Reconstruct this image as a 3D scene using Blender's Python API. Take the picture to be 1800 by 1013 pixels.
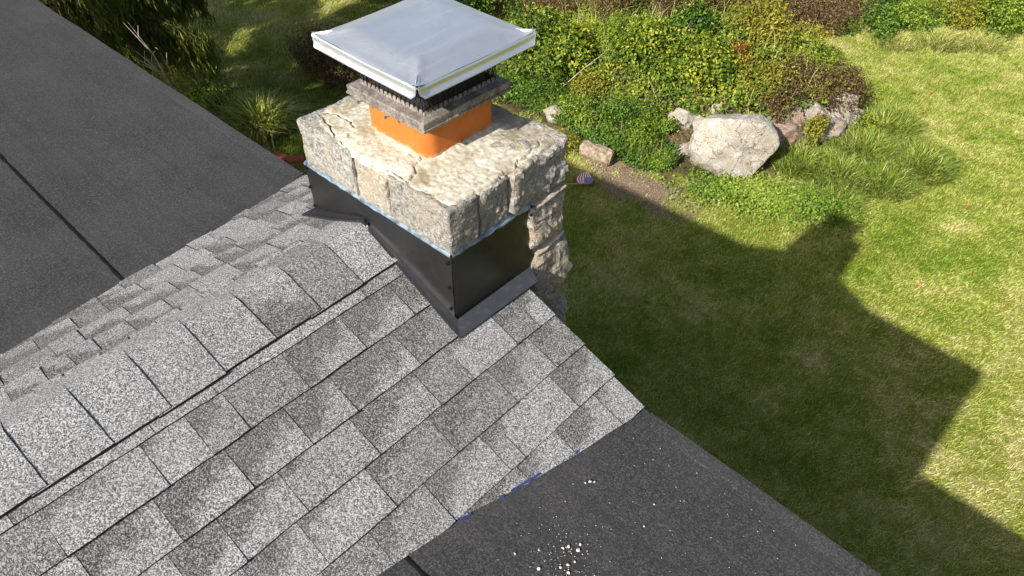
import bpy, bmesh, math, random
import numpy as np
from mathutils import Vector, Matrix, noise

for o in list(bpy.data.objects):
    bpy.data.objects.remove(o)
SC = bpy.context.scene
COL = SC.collection
random.seed(7)
RNG = np.random.default_rng(7)

# ------------------------------------------------------------------ camera
cam = bpy.data.objects.new('camera', bpy.data.cameras.new('camera'))
COL.objects.link(cam)
_r = Vector((0.726579, 0.687083, 0.000445))
_u = Vector((-0.479104, 0.506181, 0.717106))
_f = Vector((-0.492486, 0.521247, -0.696964))
cam.matrix_world = Matrix(((_r.x, _u.x, -_f.x, 1.680), (_r.y, _u.y, -_f.y, -1.323), (_r.z, _u.z, -_f.z, 1.563), (0, 0, 0, 1)))
cam.data.sensor_width = 36.0
cam.data.lens = 1265.0 / 1800.0 * 36.0
cam.data.clip_start = 0.05
cam.data.clip_end = 600.0
SC.camera = cam

# ------------------------------------------------------------------ sky, sun, exposure
SUN_DIR = Vector((0.060, -1.0, 0.722)).normalized()          # towards the sun
EL = math.asin(SUN_DIR.z)
world = bpy.data.worlds.new('World')
SC.world = world
world.use_nodes = True
wn = world.node_tree
for nd in list(wn.nodes):
    wn.nodes.remove(nd)
sky = wn.nodes.new('ShaderNodeTexSky')
sky.sky_type = 'NISHITA'
sky.sun_disc = False
sky.sun_elevation = EL
sky.sun_rotation = math.atan2(SUN_DIR.x, SUN_DIR.y)
sky.air_density = 0.85
sky.dust_density = 3.0
bgn = wn.nodes.new('ShaderNodeBackground')
bgn.inputs['Strength'].default_value = 0.088
wo = wn.nodes.new('ShaderNodeOutputWorld')
wn.links.new(sky.outputs[0], bgn.inputs[0])
wn.links.new(bgn.outputs[0], wo.inputs[0])

sl = bpy.data.lights.new('sun', 'SUN')
sl.energy = 4.9
sl.angle = math.radians(0.8)
sl.color = (1.0, 0.955, 0.87)
sun = bpy.data.objects.new('sun', sl)
COL.objects.link(sun)
sun.rotation_euler = SUN_DIR.to_track_quat('Z', 'Y').to_euler()

SC.view_settings.view_transform = 'Standard'
SC.view_settings.look = 'None'
SC.view_settings.exposure = 0.75
SC.view_settings.gamma = 1.0
SC.view_settings.use_curve_mapping = False
SC.cycles.max_bounces = 6
SC.cycles.transparent_max_bounces = 4


# ------------------------------------------------------------------ object helpers
def tag(o, label=None, cat=None, group=None, kind=None):
    if label: o['label'] = label
    if cat: o['category'] = cat
    if group: o['group'] = group
    if kind: o['kind'] = kind
    return o


def link(o, parent=None):
    COL.objects.link(o)
    if parent is not None:
        o.parent = parent
        o.matrix_parent_inverse = parent.matrix_basis.inverted()
    return o


def thing(name, label, cat, loc=(0, 0, 0), group=None, kind=None):
    o = bpy.data.objects.new(name, None)
    o.empty_display_size = 0.1
    o.location = loc
    COL.objects.link(o)
    return tag(o, label, cat, group, kind)


def part(name, parent=None):
    """an Empty that is a part and holds sub-parts"""
    o = bpy.data.objects.new(name, None)
    o.empty_display_size = 0.05
    return link(o, parent)


def mesh_obj(name, verts, faces, mat, parent=None, smooth=False, origin=None, uv=None, mat2=None, n1=None):
    me = bpy.data.meshes.new(name)
    if origin is not None:
        verts = [(v[0] - origin[0], v[1] - origin[1], v[2] - origin[2]) for v in verts]
    me.from_pydata([tuple(v) for v in verts], [], [tuple(f) for f in faces])
    if uv is not None:
        lay = me.uv_layers.new(name='UVMap')
        idx = np.empty(len(me.loops), dtype=np.int32)
        me.loops.foreach_get('vertex_index', idx)
        lay.data.foreach_set('uv', np.asarray(uv, dtype=np.float32)[idx].ravel())
    me.materials.append(mat)
    if mat2 is not None:
        me.materials.append(mat2)
        me.polygons.foreach_set('material_index', [0 if i in n1 else 1 for i in range(len(me.polygons))])
    if smooth:
        me.polygons.foreach_set('use_smooth', [True] * len(me.polygons))
    me.update()
    o = bpy.data.objects.new(name, me)
    if origin is not None:
        o.location = origin
    return link(o, parent)


def np_obj(name, verts, tris, mat, parent=None, tint=None, nper=3, smooth=False):
    """fast mesh from numpy; all faces have nper corners; tint = one float per vertex"""
    me = bpy.data.meshes.new(name)
    nv, nf = len(verts), len(tris)
    me.vertices.add(nv)
    me.vertices.foreach_set('co', np.asarray(verts, dtype=np.float32).ravel())
    me.loops.add(nf * nper)
    me.loops.foreach_set('vertex_index', np.asarray(tris, dtype=np.int32).ravel())
    me.polygons.add(nf)
    me.polygons.foreach_set('loop_start', np.arange(0, nf * nper, nper, dtype=np.int32))
    me.polygons.foreach_set('loop_total', np.full(nf, nper, dtype=np.int32))
    if smooth:
        me.polygons.foreach_set('use_smooth', np.ones(nf, dtype=bool))
    if tint is not None:
        a = me.attributes.new('tint', 'FLOAT', 'POINT')
        a.data.foreach_set('value', np.asarray(tint, dtype=np.float32))
    me.materials.append(mat)
    me.update(calc_edges=True)
    o = bpy.data.objects.new(name, me)
    return link(o, parent)


def bm_obj(name, bm, mat, parent=None, smooth=False, origin=None):
    me = bpy.data.meshes.new(name)
    if origin is not None:
        bmesh.ops.translate(bm, verts=bm.verts, vec=-Vector(origin))
    bmesh.ops.recalc_face_normals(bm, faces=bm.faces)
    bm.to_mesh(me)
    bm.free()
    me.materials.append(mat)
    if smooth:
        me.polygons.foreach_set('use_smooth', [True] * len(me.polygons))
    o = bpy.data.objects.new(name, me)
    if origin is not None:
        o.location = origin
    return link(o, parent)


def bm_box(bm, x0, x1, y0, y1, z0, z1):
    m = Matrix.Translation(((x0 + x1) / 2, (y0 + y1) / 2, (z0 + z1) / 2)) @ Matrix.Diagonal((x1 - x0, y1 - y0, z1 - z0, 1))
    return bmesh.ops.create_cube(bm, size=1.0, matrix=m)['verts']


def tube(bm, pts, rad, n=6):
    """tapered tube through pts"""
    rings = []
    for i, p in enumerate(pts):
        p = Vector(p)
        a = Vector(pts[max(i - 1, 0)])
        b = Vector(pts[min(i + 1, len(pts) - 1)])
        d = (b - a).normalized()
        s = d.cross(Vector((0.31, 0.22, 0.92)))
        if s.length < 1e-3:
            s = d.cross(Vector((1, 0, 0)))
        s.normalize()
        t = d.cross(s)
        r = rad[i] if isinstance(rad, (list, tuple)) else rad
        rings.append([bm.verts.new(p + (s * math.cos(k * 2 * math.pi / n) + t * math.sin(k * 2 * math.pi / n)) * r) for k in range(n)])
    for i in range(len(rings) - 1):
        for k in range(n):
            bm.faces.new((rings[i][k], rings[i][(k + 1) % n], rings[i + 1][(k + 1) % n], rings[i + 1][k]))
    bm.faces.new(rings[0][::-1])
    bm.faces.new(rings[-1])


def fbm(p, octv=4, lac=2.1, gain=0.5):
    s, a, v = 0.0, 1.0, Vector(p)
    for _ in range(octv):
        s += a * noise.noise(v)
        v = v * lac + Vector((7.1, 3.3, 5.7))
        a *= gain
    return s


# ------------------------------------------------------------------ material helpers
class NT:
    def __init__(self, name):
        self.m = bpy.data.materials.new(name)
        self.m.use_nodes = True
        self.t = self.m.node_tree
        self.b = self.t.nodes['Principled BSDF']
        self.out = self.t.nodes['Material Output']

    def n(self, typ, **kw):
        nd = self.t.nodes.new(typ)
        for k, v in kw.items():
            if k in nd.inputs:
                nd.inputs[k].default_value = v
            else:
                setattr(nd, k, v)
        return nd

    def l(self, a, b):
        self.t.links.new(a, b)

    def pos(self):
        return self.n('ShaderNodeNewGeometry').outputs['Position']

    def obj(self):
        return self.n('ShaderNodeTexCoord').outputs['Object']

    def noise(self, vec, scale, detail=3.0, rough=0.55, dist=0.0):
        nd = self.n('ShaderNodeTexNoise', Scale=scale, Detail=detail, Roughness=rough, Distortion=dist)
        self.l(vec, nd.inputs['Vector'])
        return nd.outputs['Fac']

    def voro(self, vec, scale, feature='F1', out='Distance', rnd=1.0):
        nd = self.n('ShaderNodeTexVoronoi', feature=feature, Scale=scale, Randomness=rnd)
        self.l(vec, nd.inputs['Vector'])
        return nd.outputs[out]

    def ramp(self, fac, stops, interp='LINEAR'):
        nd = self.n('ShaderNodeValToRGB')
        nd.color_ramp.interpolation = interp
        e = nd.color_ramp.elements
        while len(e) < len(stops):
            e.new(0.5)
        for i, (p, c) in enumerate(stops):
            e[i].position = p
            e[i].color = (c, c, c, 1) if isinstance(c, (int, float)) else (*c, 1)
        self.l(fac, nd.inputs['Fac'])
        return nd.outputs['Color']

    def mix(self, fac, a, b, mode='MIX'):
        nd = self.n('ShaderNodeMix', data_type='RGBA', blend_type=mode)
        for sock, v in ((nd.inputs[0], fac), (nd.inputs[6], a), (nd.inputs[7], b)):
            if isinstance(v, (int, float)):
                sock.default_value = v if sock == nd.inputs[0] else (v, v, v, 1)
            elif isinstance(v, tuple):
                sock.default_value = (*v, 1)
            else:
                self.l(v, sock)
        return nd.outputs[2]

    def math(self, op, a, b=0.0, c=0.0, clamp=False):
        nd = self.n('ShaderNodeMath', operation=op, use_clamp=clamp)
        for i, v in enumerate((a, b, c)):
            if isinstance(v, (int, float)):
                nd.inputs[i].default_value = v
            else:
                self.l(v, nd.inputs[i])
        return nd.outputs[0]

    def maprange(self, v, a, b, c=0.0, d=1.0, smooth=True):
        nd = self.n('ShaderNodeMapRange', interpolation_type='SMOOTHSTEP' if smooth else 'LINEAR')
        self.l(v, nd.inputs[0])
        for i, x in enumerate((a, b, c, d)):
            nd.inputs[i + 1].default_value = x
        return nd.outputs[0]

    def bump(self, h, strength=0.5, dist=0.01, prev=None):
        nd = self.n('ShaderNodeBump', Strength=strength, Distance=dist)
        self.l(h, nd.inputs['Height'])
        if prev is not None:
            self.l(prev, nd.inputs['Normal'])
        return nd.outputs[0]

    def fin(self, color=None, rough=0.8, metal=0.0, normal=None, spec=0.5):
        b = self.b
        if color is not None:
            if isinstance(color, tuple):
                b.inputs['Base Color'].default_value = (*color, 1)
            else:
                self.l(color, b.inputs['Base Color'])
        if isinstance(rough, (int, float)):
            b.inputs['Roughness'].default_value = rough
        else:
            self.l(rough, b.inputs['Roughness'])
        b.inputs['Metallic'].default_value = metal
        b.inputs['Specular IOR Level'].default_value = spec
        if normal is not None:
            self.l(normal, b.inputs['Normal'])
        return self.m


def mat_shingle():
    k = NT('granule_shingle')
    P = k.pos()
    gr = k.voro(P, 390.0, out='Color')
    sep = k.n('ShaderNodeSeparateColor')
    k.l(gr, sep.inputs[0])
    clump = k.noise(P, 185.0, 2.0, 0.6)
    g = k.math('ADD', k.math('MULTIPLY', sep.outputs[0], 0.62), k.math('MULTIPLY', clump, 0.62))
    light = k.ramp(g, [(0.31, (0.042, 0.042, 0.042)), (0.50, (0.120, 0.120, 0.1205)), (0.66, (0.228, 0.229, 0.231)), (0.87, (0.45, 0.452, 0.455))])
    dark = k.ramp(g, [(0.31, (0.018, 0.0175, 0.017)), (0.52, (0.050, 0.0485, 0.047)), (0.70, (0.102, 0.100, 0.097)), (0.92, (0.28, 0.277, 0.273))])
    uv = k.n('ShaderNodeTexCoord').outputs['UV']
    su = k.n('ShaderNodeSeparateXYZ')
    k.l(uv, su.inputs[0])
    oi = k.n('ShaderNodeObjectInfo')
    rnd = oi.outputs['Random']
    n1 = k.noise(P, 13.0, 3.0, 0.6)
    # darker blended granules printed at the head and one end of a tab
    a = k.math('MULTIPLY', k.math('SUBTRACT', 1.0, su.outputs[1]), 0.75)
    b = k.math('MULTIPLY', k.math('SUBTRACT', 1.0, su.outputs[0]), 0.55)
    m = k.math('ADD', k.math('ADD', a, b), k.math('MULTIPLY', k.math('SUBTRACT', n1, 0.5), 1.1))
    m = k.math('ADD', m, k.math('MULTIPLY', k.math('SUBTRACT', rnd, 0.5), 0.75))
    m = k.maprange(m, 0.62, 1.02)
    whole = k.maprange(k.math('FRACT', k.math('MULTIPLY', rnd, 7.31)), 0.45, 0.95, 0.0, 0.62)
    m = k.math('MAXIMUM', k.math('MULTIPLY', m, 0.95), whole)
    col = k.mix(m, light, dark)
    n2 = k.noise(P, 4.0, 3.0)
    col = k.mix(k.maprange(n2, 0.35, 0.7, 0.0, 0.18), col, (0.16, 0.155, 0.15))
    nrm = k.bump(g, 0.55, 0.003)
    return k.fin(col, 0.9, 0, nrm, 0.25)


def mat_membrane():
    k = NT('granulated_membrane')
    P = k.pos()
    gr = k.voro(P, 260.0, out='Color')
    sep = k.n('ShaderNodeSeparateColor')
    k.l(gr, sep.inputs[0])
    fine = k.math('ADD', k.math('MULTIPLY', sep.outputs[0], 0.5), k.math('MULTIPLY', k.noise(P, 120.0, 2.0), 0.5))
    col = k.ramp(fine, [(0.25, (0.014, 0.014, 0.0145)), (0.55, (0.034, 0.0336, 0.0342)), (0.80, (0.070, 0.0695, 0.070))])
    big = k.noise(P, 2.6, 4.0, 0.6)
    col = k.mix(k.maprange(big, 0.35, 0.7, 0.0, 0.55), col, k.mix(0.5, col, (0.066, 0.0645, 0.0635)))
    # rolled-out streaks along the sheets
    mp = k.n('ShaderNodeMapping')
    mp.inputs['Scale'].default_value = (0.9, 14.0, 1.0)
    k.l(P, mp.inputs['Vector'])
    st = k.noise(mp.outputs[0], 1.6, 3.0)
    col = k.mix(k.maprange(st, 0.45, 0.75, 0.0, 0.35), col, (0.020, 0.020, 0.021))
    # pale dust specks
    sp = k.voro(P, 46.0)
    sel = k.noise(P, 3.2, 2.0)
    msk = k.math('MULTIPLY', k.maprange(sp, 0.10, 0.05), k.maprange(sel, 0.52, 0.66))
    col = k.mix(k.math('MULTIPLY', msk, 0.6), col, (0.34, 0.33, 0.32))
    nrm = k.bump(fine, 0.5, 0.003)
    return k.fin(col, 0.85, 0, nrm, 0.35)


def mat_stone(name, base, dark, light, warm, rough_b=0.6, far=False):
    k = NT(name)
    P = k.pos()
    n1 = k.noise(P, 9.0, 5.0, 0.62, 0.4)
    n2 = k.noise(P, 70.0, 4.0, 0.65)
    n3 = k.noise(P, 3.0, 3.0)
    oi = k.n('ShaderNodeObjectInfo').outputs['Random']
    col = k.ramp(n2, [(0.30, dark), (0.5, base), (0.72, light)])
    col = k.mix(k.maprange(n1, 0.44, 0.64, 0, 0.85), col, warm)
    col = k.mix(k.maprange(k.math('ADD', n3, k.math('MULTIPLY', k.math('SUBTRACT', oi, 0.5), 0.5)), 0.42, 0.62, 0.0, 0.45), col, k.mix(0.5, col, dark))
    mica = k.voro(P, 330.0, out='Color')
    sp = k.n('ShaderNodeSeparateColor')
    k.l(mica, sp.inputs[0])
    col = k.mix(k.maprange(sp.outputs[0], 0.80, 0.95, 0.0, 0.55), col, dark)
    col = k.mix(k.maprange(sp.outputs[1], 0.84, 0.97, 0.0, 0.5), col, light)
    h = k.math('ADD', k.math('MULTIPLY', n1, 1.2), n2)
    if far:
        # lichen blotches, rusty stains and open cracks that show at a distance
        b1 = k.noise(P, 5.5, 6.0, 0.7, 1.2)
        b2 = k.noise(P, 11.0, 5.0, 0.75, 0.6)
        col = k.mix(k.maprange(b1, 0.52, 0.66, 0, 0.6), col, tuple(v * 0.8 for v in warm))
        col = k.mix(k.maprange(b2, 0.55, 0.66, 0, 0.85), col, light)
        col = k.mix(k.maprange(b2, 0.40, 0.31, 0, 0.5), col, dark)
        wv = k.n('ShaderNodeVectorMath', operation='ADD')
        k.l(P, wv.inputs[0])
        nz = k.n('ShaderNodeTexNoise', Scale=4.0, Detail=4.0)
        k.l(P, nz.inputs['Vector'])
        k.l(nz.outputs['Color'], wv.inputs[1])
        ck = k.voro(wv.outputs[0], 1.25, feature='DISTANCE_TO_EDGE')
        cm = k.maprange(ck, 0.016, 0.003)
        col = k.mix(k.math('MULTIPLY', cm, 0.7), col, tuple(v * 0.7 for v in dark))
        h = k.math('SUBTRACT', k.math('ADD', k.math('MULTIPLY', b2, 3.0), h), k.math('MULTIPLY', cm, 2.0))
    nrm = k.bump(h, rough_b * (0.7 if far else 1.0), 0.03 if far else 0.012)
    return k.fin(col, 0.93, 0, nrm, 0.2)


def mat_crown():
    k = NT('weathered_mortar')
    P = k.pos()
    n1 = k.noise(P, 7.0, 5.0, 0.65, 0.6)
    n2 = k.noise(P, 55.0, 4.0, 0.65)
    n3 = k.noise(P, 16.0, 4.0, 0.6)
    n4 = k.noise(P, 170.0, 2.0, 0.6)
    col = k.ramp(n2, [(0.28, (0.22, 0.19, 0.14)), (0.44, (0.41, 0.375, 0.295)), (0.62, (0.52, 0.49, 0.415)), (0.82, (0.60, 0.58, 0.525))])
    col = k.mix(k.maprange(n1, 0.46, 0.66, 0, 0.75), col, (0.23, 0.185, 0.105))
    col = k.mix(k.maprange(n3, 0.54, 0.72, 0, 0.8), col, (0.60, 0.575, 0.51))
    sx = k.n('ShaderNodeSeparateXYZ')
    k.l(P, sx.inputs[0])
    # darker grey-olive mottling, stronger towards the far side of the crown
    st = k.math('ADD', k.maprange(sx.outputs[1], 0.02, 0.20), k.math('MULTIPLY', k.math('SUBTRACT', n1, 0.5), 1.6))
    col = k.mix(k.maprange(st, 0.45, 1.0, 0, 0.62), col, k.mix(n2, (0.075, 0.064, 0.034), (0.23, 0.20, 0.125)))
    col = k.mix(k.maprange(n4, 0.62, 0.75, 0, 0.5), col, (0.16, 0.14, 0.11))
    h = k.math('ADD', k.math('MULTIPLY', n3, 1.2), k.math('ADD', n2, k.math('MULTIPLY', n4, 0.5)))
    return k.fin(col, 0.94, 0, k.bump(h, 0.3, 0.005), 0.2)


def mat_simple(name, col, rough=0.6, metal=0.0, var=0.15, scale=30.0, bump=0.0, spec=0.5):
    k = NT(name)
    P = k.pos()
    n1 = k.noise(P, scale, 4.0, 0.6)
    c = k.ramp(n1, [(0.3, tuple(v * (1 - var) for v in col)), (0.7, tuple(min(v * (1 + var), 1) for v in col))])
    nr = k.bump(n1, bump, 0.004) if bump else None
    return k.fin(c, rough, metal, nr, spec)


def mat_lid():
    k = NT('galvanised_sheet')
    P = k.pos()
    n1 = k.noise(P, 6.0, 4.0, 0.6, 0.8)
    mp = k.n('ShaderNodeMapping')
    mp.inputs['Scale'].default_value = (60.0, 4.0, 10.0)
    mp.inputs['Rotation'].default_value = (0, 0, 0.5)
    k.l(P, mp.inputs['Vector'])
    n2 = k.noise(mp.outputs[0], 1.0, 3.0)
    n3 = k.noise(P, 60.0, 3.0)
    col = k.ramp(n1, [(0.3, (0.66, 0.69, 0.715)), (0.7, (0.76, 0.785, 0.805))])
    col = k.mix(k.maprange(n2, 0.56, 0.75, 0, 0.35), col, (0.88, 0.895, 0.905))
    col = k.mix(k.maprange(n3, 0.66, 0.76, 0, 0.4), col, (0.40, 0.40, 0.41))
    r = k.math('ADD', 0.32, k.math('MULTIPLY', n2, 0.12))
    nrm = k.bump(n1, 0.25, 0.02)
    return k.fin(col, r, 0.80, nrm, 0.5)


def mat_tray():
    k = NT('sooty_metal')
    P = k.pos()
    n1 = k.noise(P, 22.0, 5.0, 0.7, 1.0)
    n2 = k.noise(P, 140.0, 3.0, 0.7)
    col = k.ramp(k.math('ADD', k.math('MULTIPLY', n1, 0.6), k.math('MULTIPLY', n2, 0.4)), [(0.30, (0.045, 0.038, 0.033)), (0.47, (0.17, 0.148, 0.13)), (0.66, (0.40, 0.365, 0.33))])
    return k.fin(col, 0.6, 0.35, k.bump(n2, 0.3, 0.003), 0.4)


def mat_flue():
    k = NT('terracotta_flue')
    P = k.pos()
    n1 = k.noise(P, 14.0, 4.0, 0.6)
    n2 = k.noise(P, 160.0, 2.0)
    col = k.ramp(n1, [(0.3, (0.40, 0.112, 0.016)), (0.7, (0.49, 0.148, 0.025))])
    col = k.mix(k.maprange(n2, 0.68, 0.76, 0, 0.6), col, (0.25, 0.10, 0.04))
    n3 = k.noise(P, 30.0, 5.0, 0.75, 1.0)
    col = k.mix(k.maprange(n3, 0.52, 0.72, 0, 0.5), col, (0.40, 0.17, 0.07))
    sz = k.n('ShaderNodeSeparateXYZ')
    k.l(P, sz.inputs[0])
    dust = k.math('ADD', k.maprange(sz.outputs[2], 0.345, 0.30), k.math('MULTIPLY', k.math('SUBTRACT', n3, 0.55), 1.5))
    col = k.mix(k.maprange(dust, 0.55, 1.0, 0, 0.7), col, (0.42, 0.36, 0.28))
    return k.fin(col, 0.8, 0, k.bump(n3, 0.2, 0.004), 0.3)


def mat_black_metal(name, col=(0.009, 0.009, 0.0095), rough=0.34):
    k = NT(name)
    P = k.pos()
    n1 = k.noise(P, 5.0, 3.0)
    n2 = k.noise(P, 40.0, 3.0)
    r = k.math('ADD', rough - 0.05, k.math('MULTIPLY', n2, 0.12))
    c = k.mix(k.maprange(n2, 0.5, 0.8, 0, 0.5), col, tuple(v * 2.2 for v in col))
    return k.fin(c, r, 0.0, k.bump(n1, 0.25, 0.02), 0.55)


def lawn_color(k, P):
    """shared by the soil sheet and the blades so that patches agree"""
    n1 = k.noise(P, 0.55, 4.0, 0.6, 0.5)
    n2 = k.noise(P, 2.3, 4.0, 0.65)
    n3 = k.noise(P, 9.0, 3.0, 0.6)
    v = k.math('ADD', k.math('MULTIPLY', n1, 0.55), k.math('ADD', k.math('MULTIPLY', n2, 0.50), k.math('MULTIPLY', n3, 0.25)))
    return k.math('SUBTRACT', v, 0.13)


def mat_lawn_ground():
    k = NT('lawn_soil')
    P = k.pos()
    v = lawn_color(k, P)
    fine = k.noise(P, 60.0, 3.0, 0.7)
    col = k.ramp(v, [(0.38, (0.11, 0.15, 0.012)), (0.53, (0.23, 0.23, 0.042)), (0.66, (0.38, 0.33, 0.13))])
    col = k.mix(k.maprange(fine, 0.35, 0.7, 0, 0.45), col, (0.070, 0.060, 0.026))
    # bare leaf-litter bed at the foot of the boulders
    sx = k.n('ShaderNodeSeparateXYZ')
    k.l(P, sx.inputs[0])
    dx = k.math('MULTIPLY', k.math('ADD', sx.outputs[0], 3.05), 0.62)
    dy = k.math('MULTIPLY', k.math('SUBTRACT', sx.outputs[1], 6.50), 1.25)
    d = k.math('SQRT', k.math('ADD', k.math('MULTIPLY', dx, dx), k.math('MULTIPLY', dy, dy)))
    d = k.math('ADD', d, k.math('MULTIPLY', k.math('SUBTRACT', k.noise(P, 3.0, 4.0), 0.5), 1.2))
    litter = k.ramp(k.noise(P, 38.0, 4.0, 0.75), [(0.3, (0.06, 0.035, 0.022)), (0.5, (0.20, 0.14, 0.095)), (0.72, (0.42, 0.34, 0.26))])
    col = k.mix(k.maprange(d, 0.74, 0.36), col, litter)
    ex = k.math('DIVIDE', k.math('ADD', sx.outputs[0], 4.95), 3.5)
    ey = k.math('DIVIDE', k.math('SUBTRACT', sx.outputs[1], 9.35), 2.95)
    ee = k.math('ADD', k.math('ADD', k.math('MULTIPLY', ex, ex), k.math('MULTIPLY', ey, ey)), k.math('MULTIPLY', k.math('SUBTRACT', k.noise(P, 2.0, 4.0), 0.5), 0.6))
    hum = k.ramp(k.noise(P, 24.0, 4.0, 0.75), [(0.3, (0.022, 0.015, 0.009)), (0.5, (0.075, 0.055, 0.030)), (0.72, (0.20, 0.155, 0.085))])
    col = k.mix(k.maprange(ee, 1.05, 0.85), col, hum)
    return k.fin(col, 0.95, 0, k.bump(fine, 0.6, 0.03), 0.1)


def leaf_shader(k, col, trans=0.35, rough=0.55, spec=0.3):
    k.fin(col, rough, 0, None, spec)
    tr = k.n('ShaderNodeBsdfTranslucent')
    k.l(k.mix(1.0, col, (1.0, 1.0, 0.55), 'MULTIPLY'), tr.inputs['Color'])
    mx = k.n('ShaderNodeMixShader')
    mx.inputs[0].default_value = trans
    k.l(k.b.outputs[0], mx.inputs[1])
    k.l(tr.outputs[0], mx.inputs[2])
    k.l(mx.outputs[0], k.out.inputs['Surface'])
    return k.m


def mat_blade():
    k = NT('lawn_blade')
    P = k.pos()
    v = lawn_color(k, P)
    t = k.n('ShaderNodeAttribute', attribute_name='tint').outputs['Fac']
    v = k.math('ADD', v, k.math('MULTIPLY', k.math('SUBTRACT', t, 0.5), 0.17))
    col = k.ramp(v, [(0.34, (0.14, 0.25, 0.016)), (0.47, (0.30, 0.385, 0.055)), (0.58, (0.46, 0.485, 0.14)), (0.72, (0.68, 0.64, 0.33))])
    return leaf_shader(k, col, 0.30, 0.6, 0.2)


def mat_leaf(name, stops, trans=0.35, rough=0.5):
    k = NT(name)
    t = k.n('ShaderNodeAttribute', attribute_name='tint').outputs['Fac']
    col = k.ramp(t, stops)
    return leaf_shader(k, col, trans, rough)


M = {}
M['shingle'] = mat_shingle()
M['membrane'] = mat_membrane()
M['cut_edge'] = mat_simple('asphalt_cut_edge', (0.012, 0.0115, 0.011), 0.9, 0, 0.5, 200.0)
M['asphalt_bead'] = mat_simple('asphalt_bead', (0.006, 0.006, 0.006), 0.95, 0, 0.2, 30.0, 0.0, 0.05)
M['stone'] = mat_stone('grey_granite', (0.235, 0.226, 0.208), (0.075, 0.071, 0.066), (0.44, 0.42, 0.385), (0.33, 0.29, 0.22))
M['stone_low'] = mat_stone('brown_granite', (0.27, 0.245, 0.21), (0.075, 0.064, 0.052), (0.50, 0.465, 0.41), (0.36, 0.275, 0.17))
M['stone_warm'] = mat_stone('tan_granite', (0.33, 0.30, 0.25), (0.13, 0.115, 0.095), (0.50, 0.47, 0.41), (0.36, 0.30, 0.21))
M['mortar'] = mat_stone('joint_mortar', (0.36, 0.33, 0.265), (0.20, 0.17, 0.13), (0.48, 0.45, 0.385), (0.30, 0.24, 0.16), 0.4)
M['crown'] = mat_crown()
M['lid'] = mat_lid()
M['tray'] = mat_tray()
M['flue'] = mat_flue()
M['soot'] = mat_simple('soot_black_wire', (0.010, 0.010, 0.010), 0.7)
M['black'] = mat_black_metal('black_painted_metal')
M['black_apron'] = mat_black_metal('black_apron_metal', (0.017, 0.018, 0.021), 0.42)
M['apron_skylit'] = mat_black_metal('skylit_apron_metal', (0.034, 0.036, 0.042), 0.45)  # same black metal, lightened to paint in the sky's reflection
M['screw'] = mat_simple('black_screw', (0.02, 0.02, 0.02), 0.3, 0.6)
M['steel'] = mat_simple('steel_screw', (0.45, 0.43, 0.40), 0.35, 0.9)
M['sealant'] = mat_simple('blue_sealant', (0.15, 0.205, 0.26), 0.3, 0, 0.9, 26.0, 0.4)
M['bluefilm'] = mat_simple('blue_film', (0.020, 0.032, 0.13), 0.6, 0, 0.5)
M['white'] = mat_simple('white_crumb_highlight', (0.50, 0.49, 0.47), 0.9, 0, 0.1)  # also colours the painted highlight on the lower stack
M['wall'] = mat_simple('painted_clapboard', (0.42, 0.41, 0.38), 0.7, 0, 0.08)
M['fascia'] = mat_simple('dark_fascia', (0.06, 0.06, 0.062), 0.6, 0, 0.15)
M['ground'] = mat_lawn_ground()
M['blade'] = mat_blade()
M['bark'] = mat_simple('bark', (0.10, 0.072, 0.05), 0.95, 0, 0.5, 25.0, 0.7, 0.1)
M['deadwood'] = mat_simple('bleached_wood', (0.42, 0.36, 0.28), 0.9, 0, 0.35, 30.0, 0.5, 0.1)
M['logbark'] = mat_simple('log_bark', (0.26, 0.205, 0.15), 0.95, 0, 0.6, 18.0, 0.8, 0.1)
M['logend'] = mat_simple('log_end', (0.30, 0.22, 0.13), 0.9, 0, 0.4, 30.0, 0.4, 0.1)
M['brick'] = mat_simple('red_brick', (0.36, 0.105, 0.055), 0.9, 0, 0.3, 40.0, 0.4, 0.1)

# ------------------------------------------------------------------ roof geometry (metres; ridge along Y at x = 0, z = 0)
S = 0.39183
NRM = math.sqrt(1 + S * S)
RAKE_N, RAKE_F = 0.028, -0.034
YEND = -4.2


def near_pt(x, y, e):
    """point on the near slope, e metres above it along its normal"""
    return (x + e * S / NRM, y, -S * x + e / NRM)


def far_pt(x, y, e):
    return (x - e * S / NRM, y, S * x + e / NRM)


def near_low(x, y):
    return -0.400 - 0.025 * (x - 1.017) - 0.071 * (y - 0.03)


def far_low(x, y):
    return -0.3125 + 0.0288 * (x + 0.8) - 0.0602 * (y + 0.03)


def lerp_tab(tab, y):
    for (a, va), (b, vb) in zip(tab, tab[1:]):
        if y <= b or b == tab[-1][0]:
            return va + (vb - va) * (y - a) / (b - a)


NT_TAB = [(-4.3, 0.30), (-1.5, 0.752), (-0.961, 0.838), (-0.711, 0.881), (-0.516, 0.920), (-0.280, 0.967), (0.029, 1.017)]
FT_TAB = [(-4.3, -0.17), (-1.358, -0.578), (-0.908, -0.662), (-0.735, -0.668), (-0.4, -0.74), (-0.028, -0.80)]


def xt_near(y):
    return lerp_tab(NT_TAB, y) + 0.004 * noise.noise((y * 9, 1.3, 0))


def xt_far(y):
    return lerp_tab(FT_TAB, y) + 0.007 * noise.noise((y * 7, 5.3, 0))


house = thing('house', 'low gabled house with grey shingle strip between two dark flat roofs', 'house', (0, -2.0, -5.0))

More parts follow.
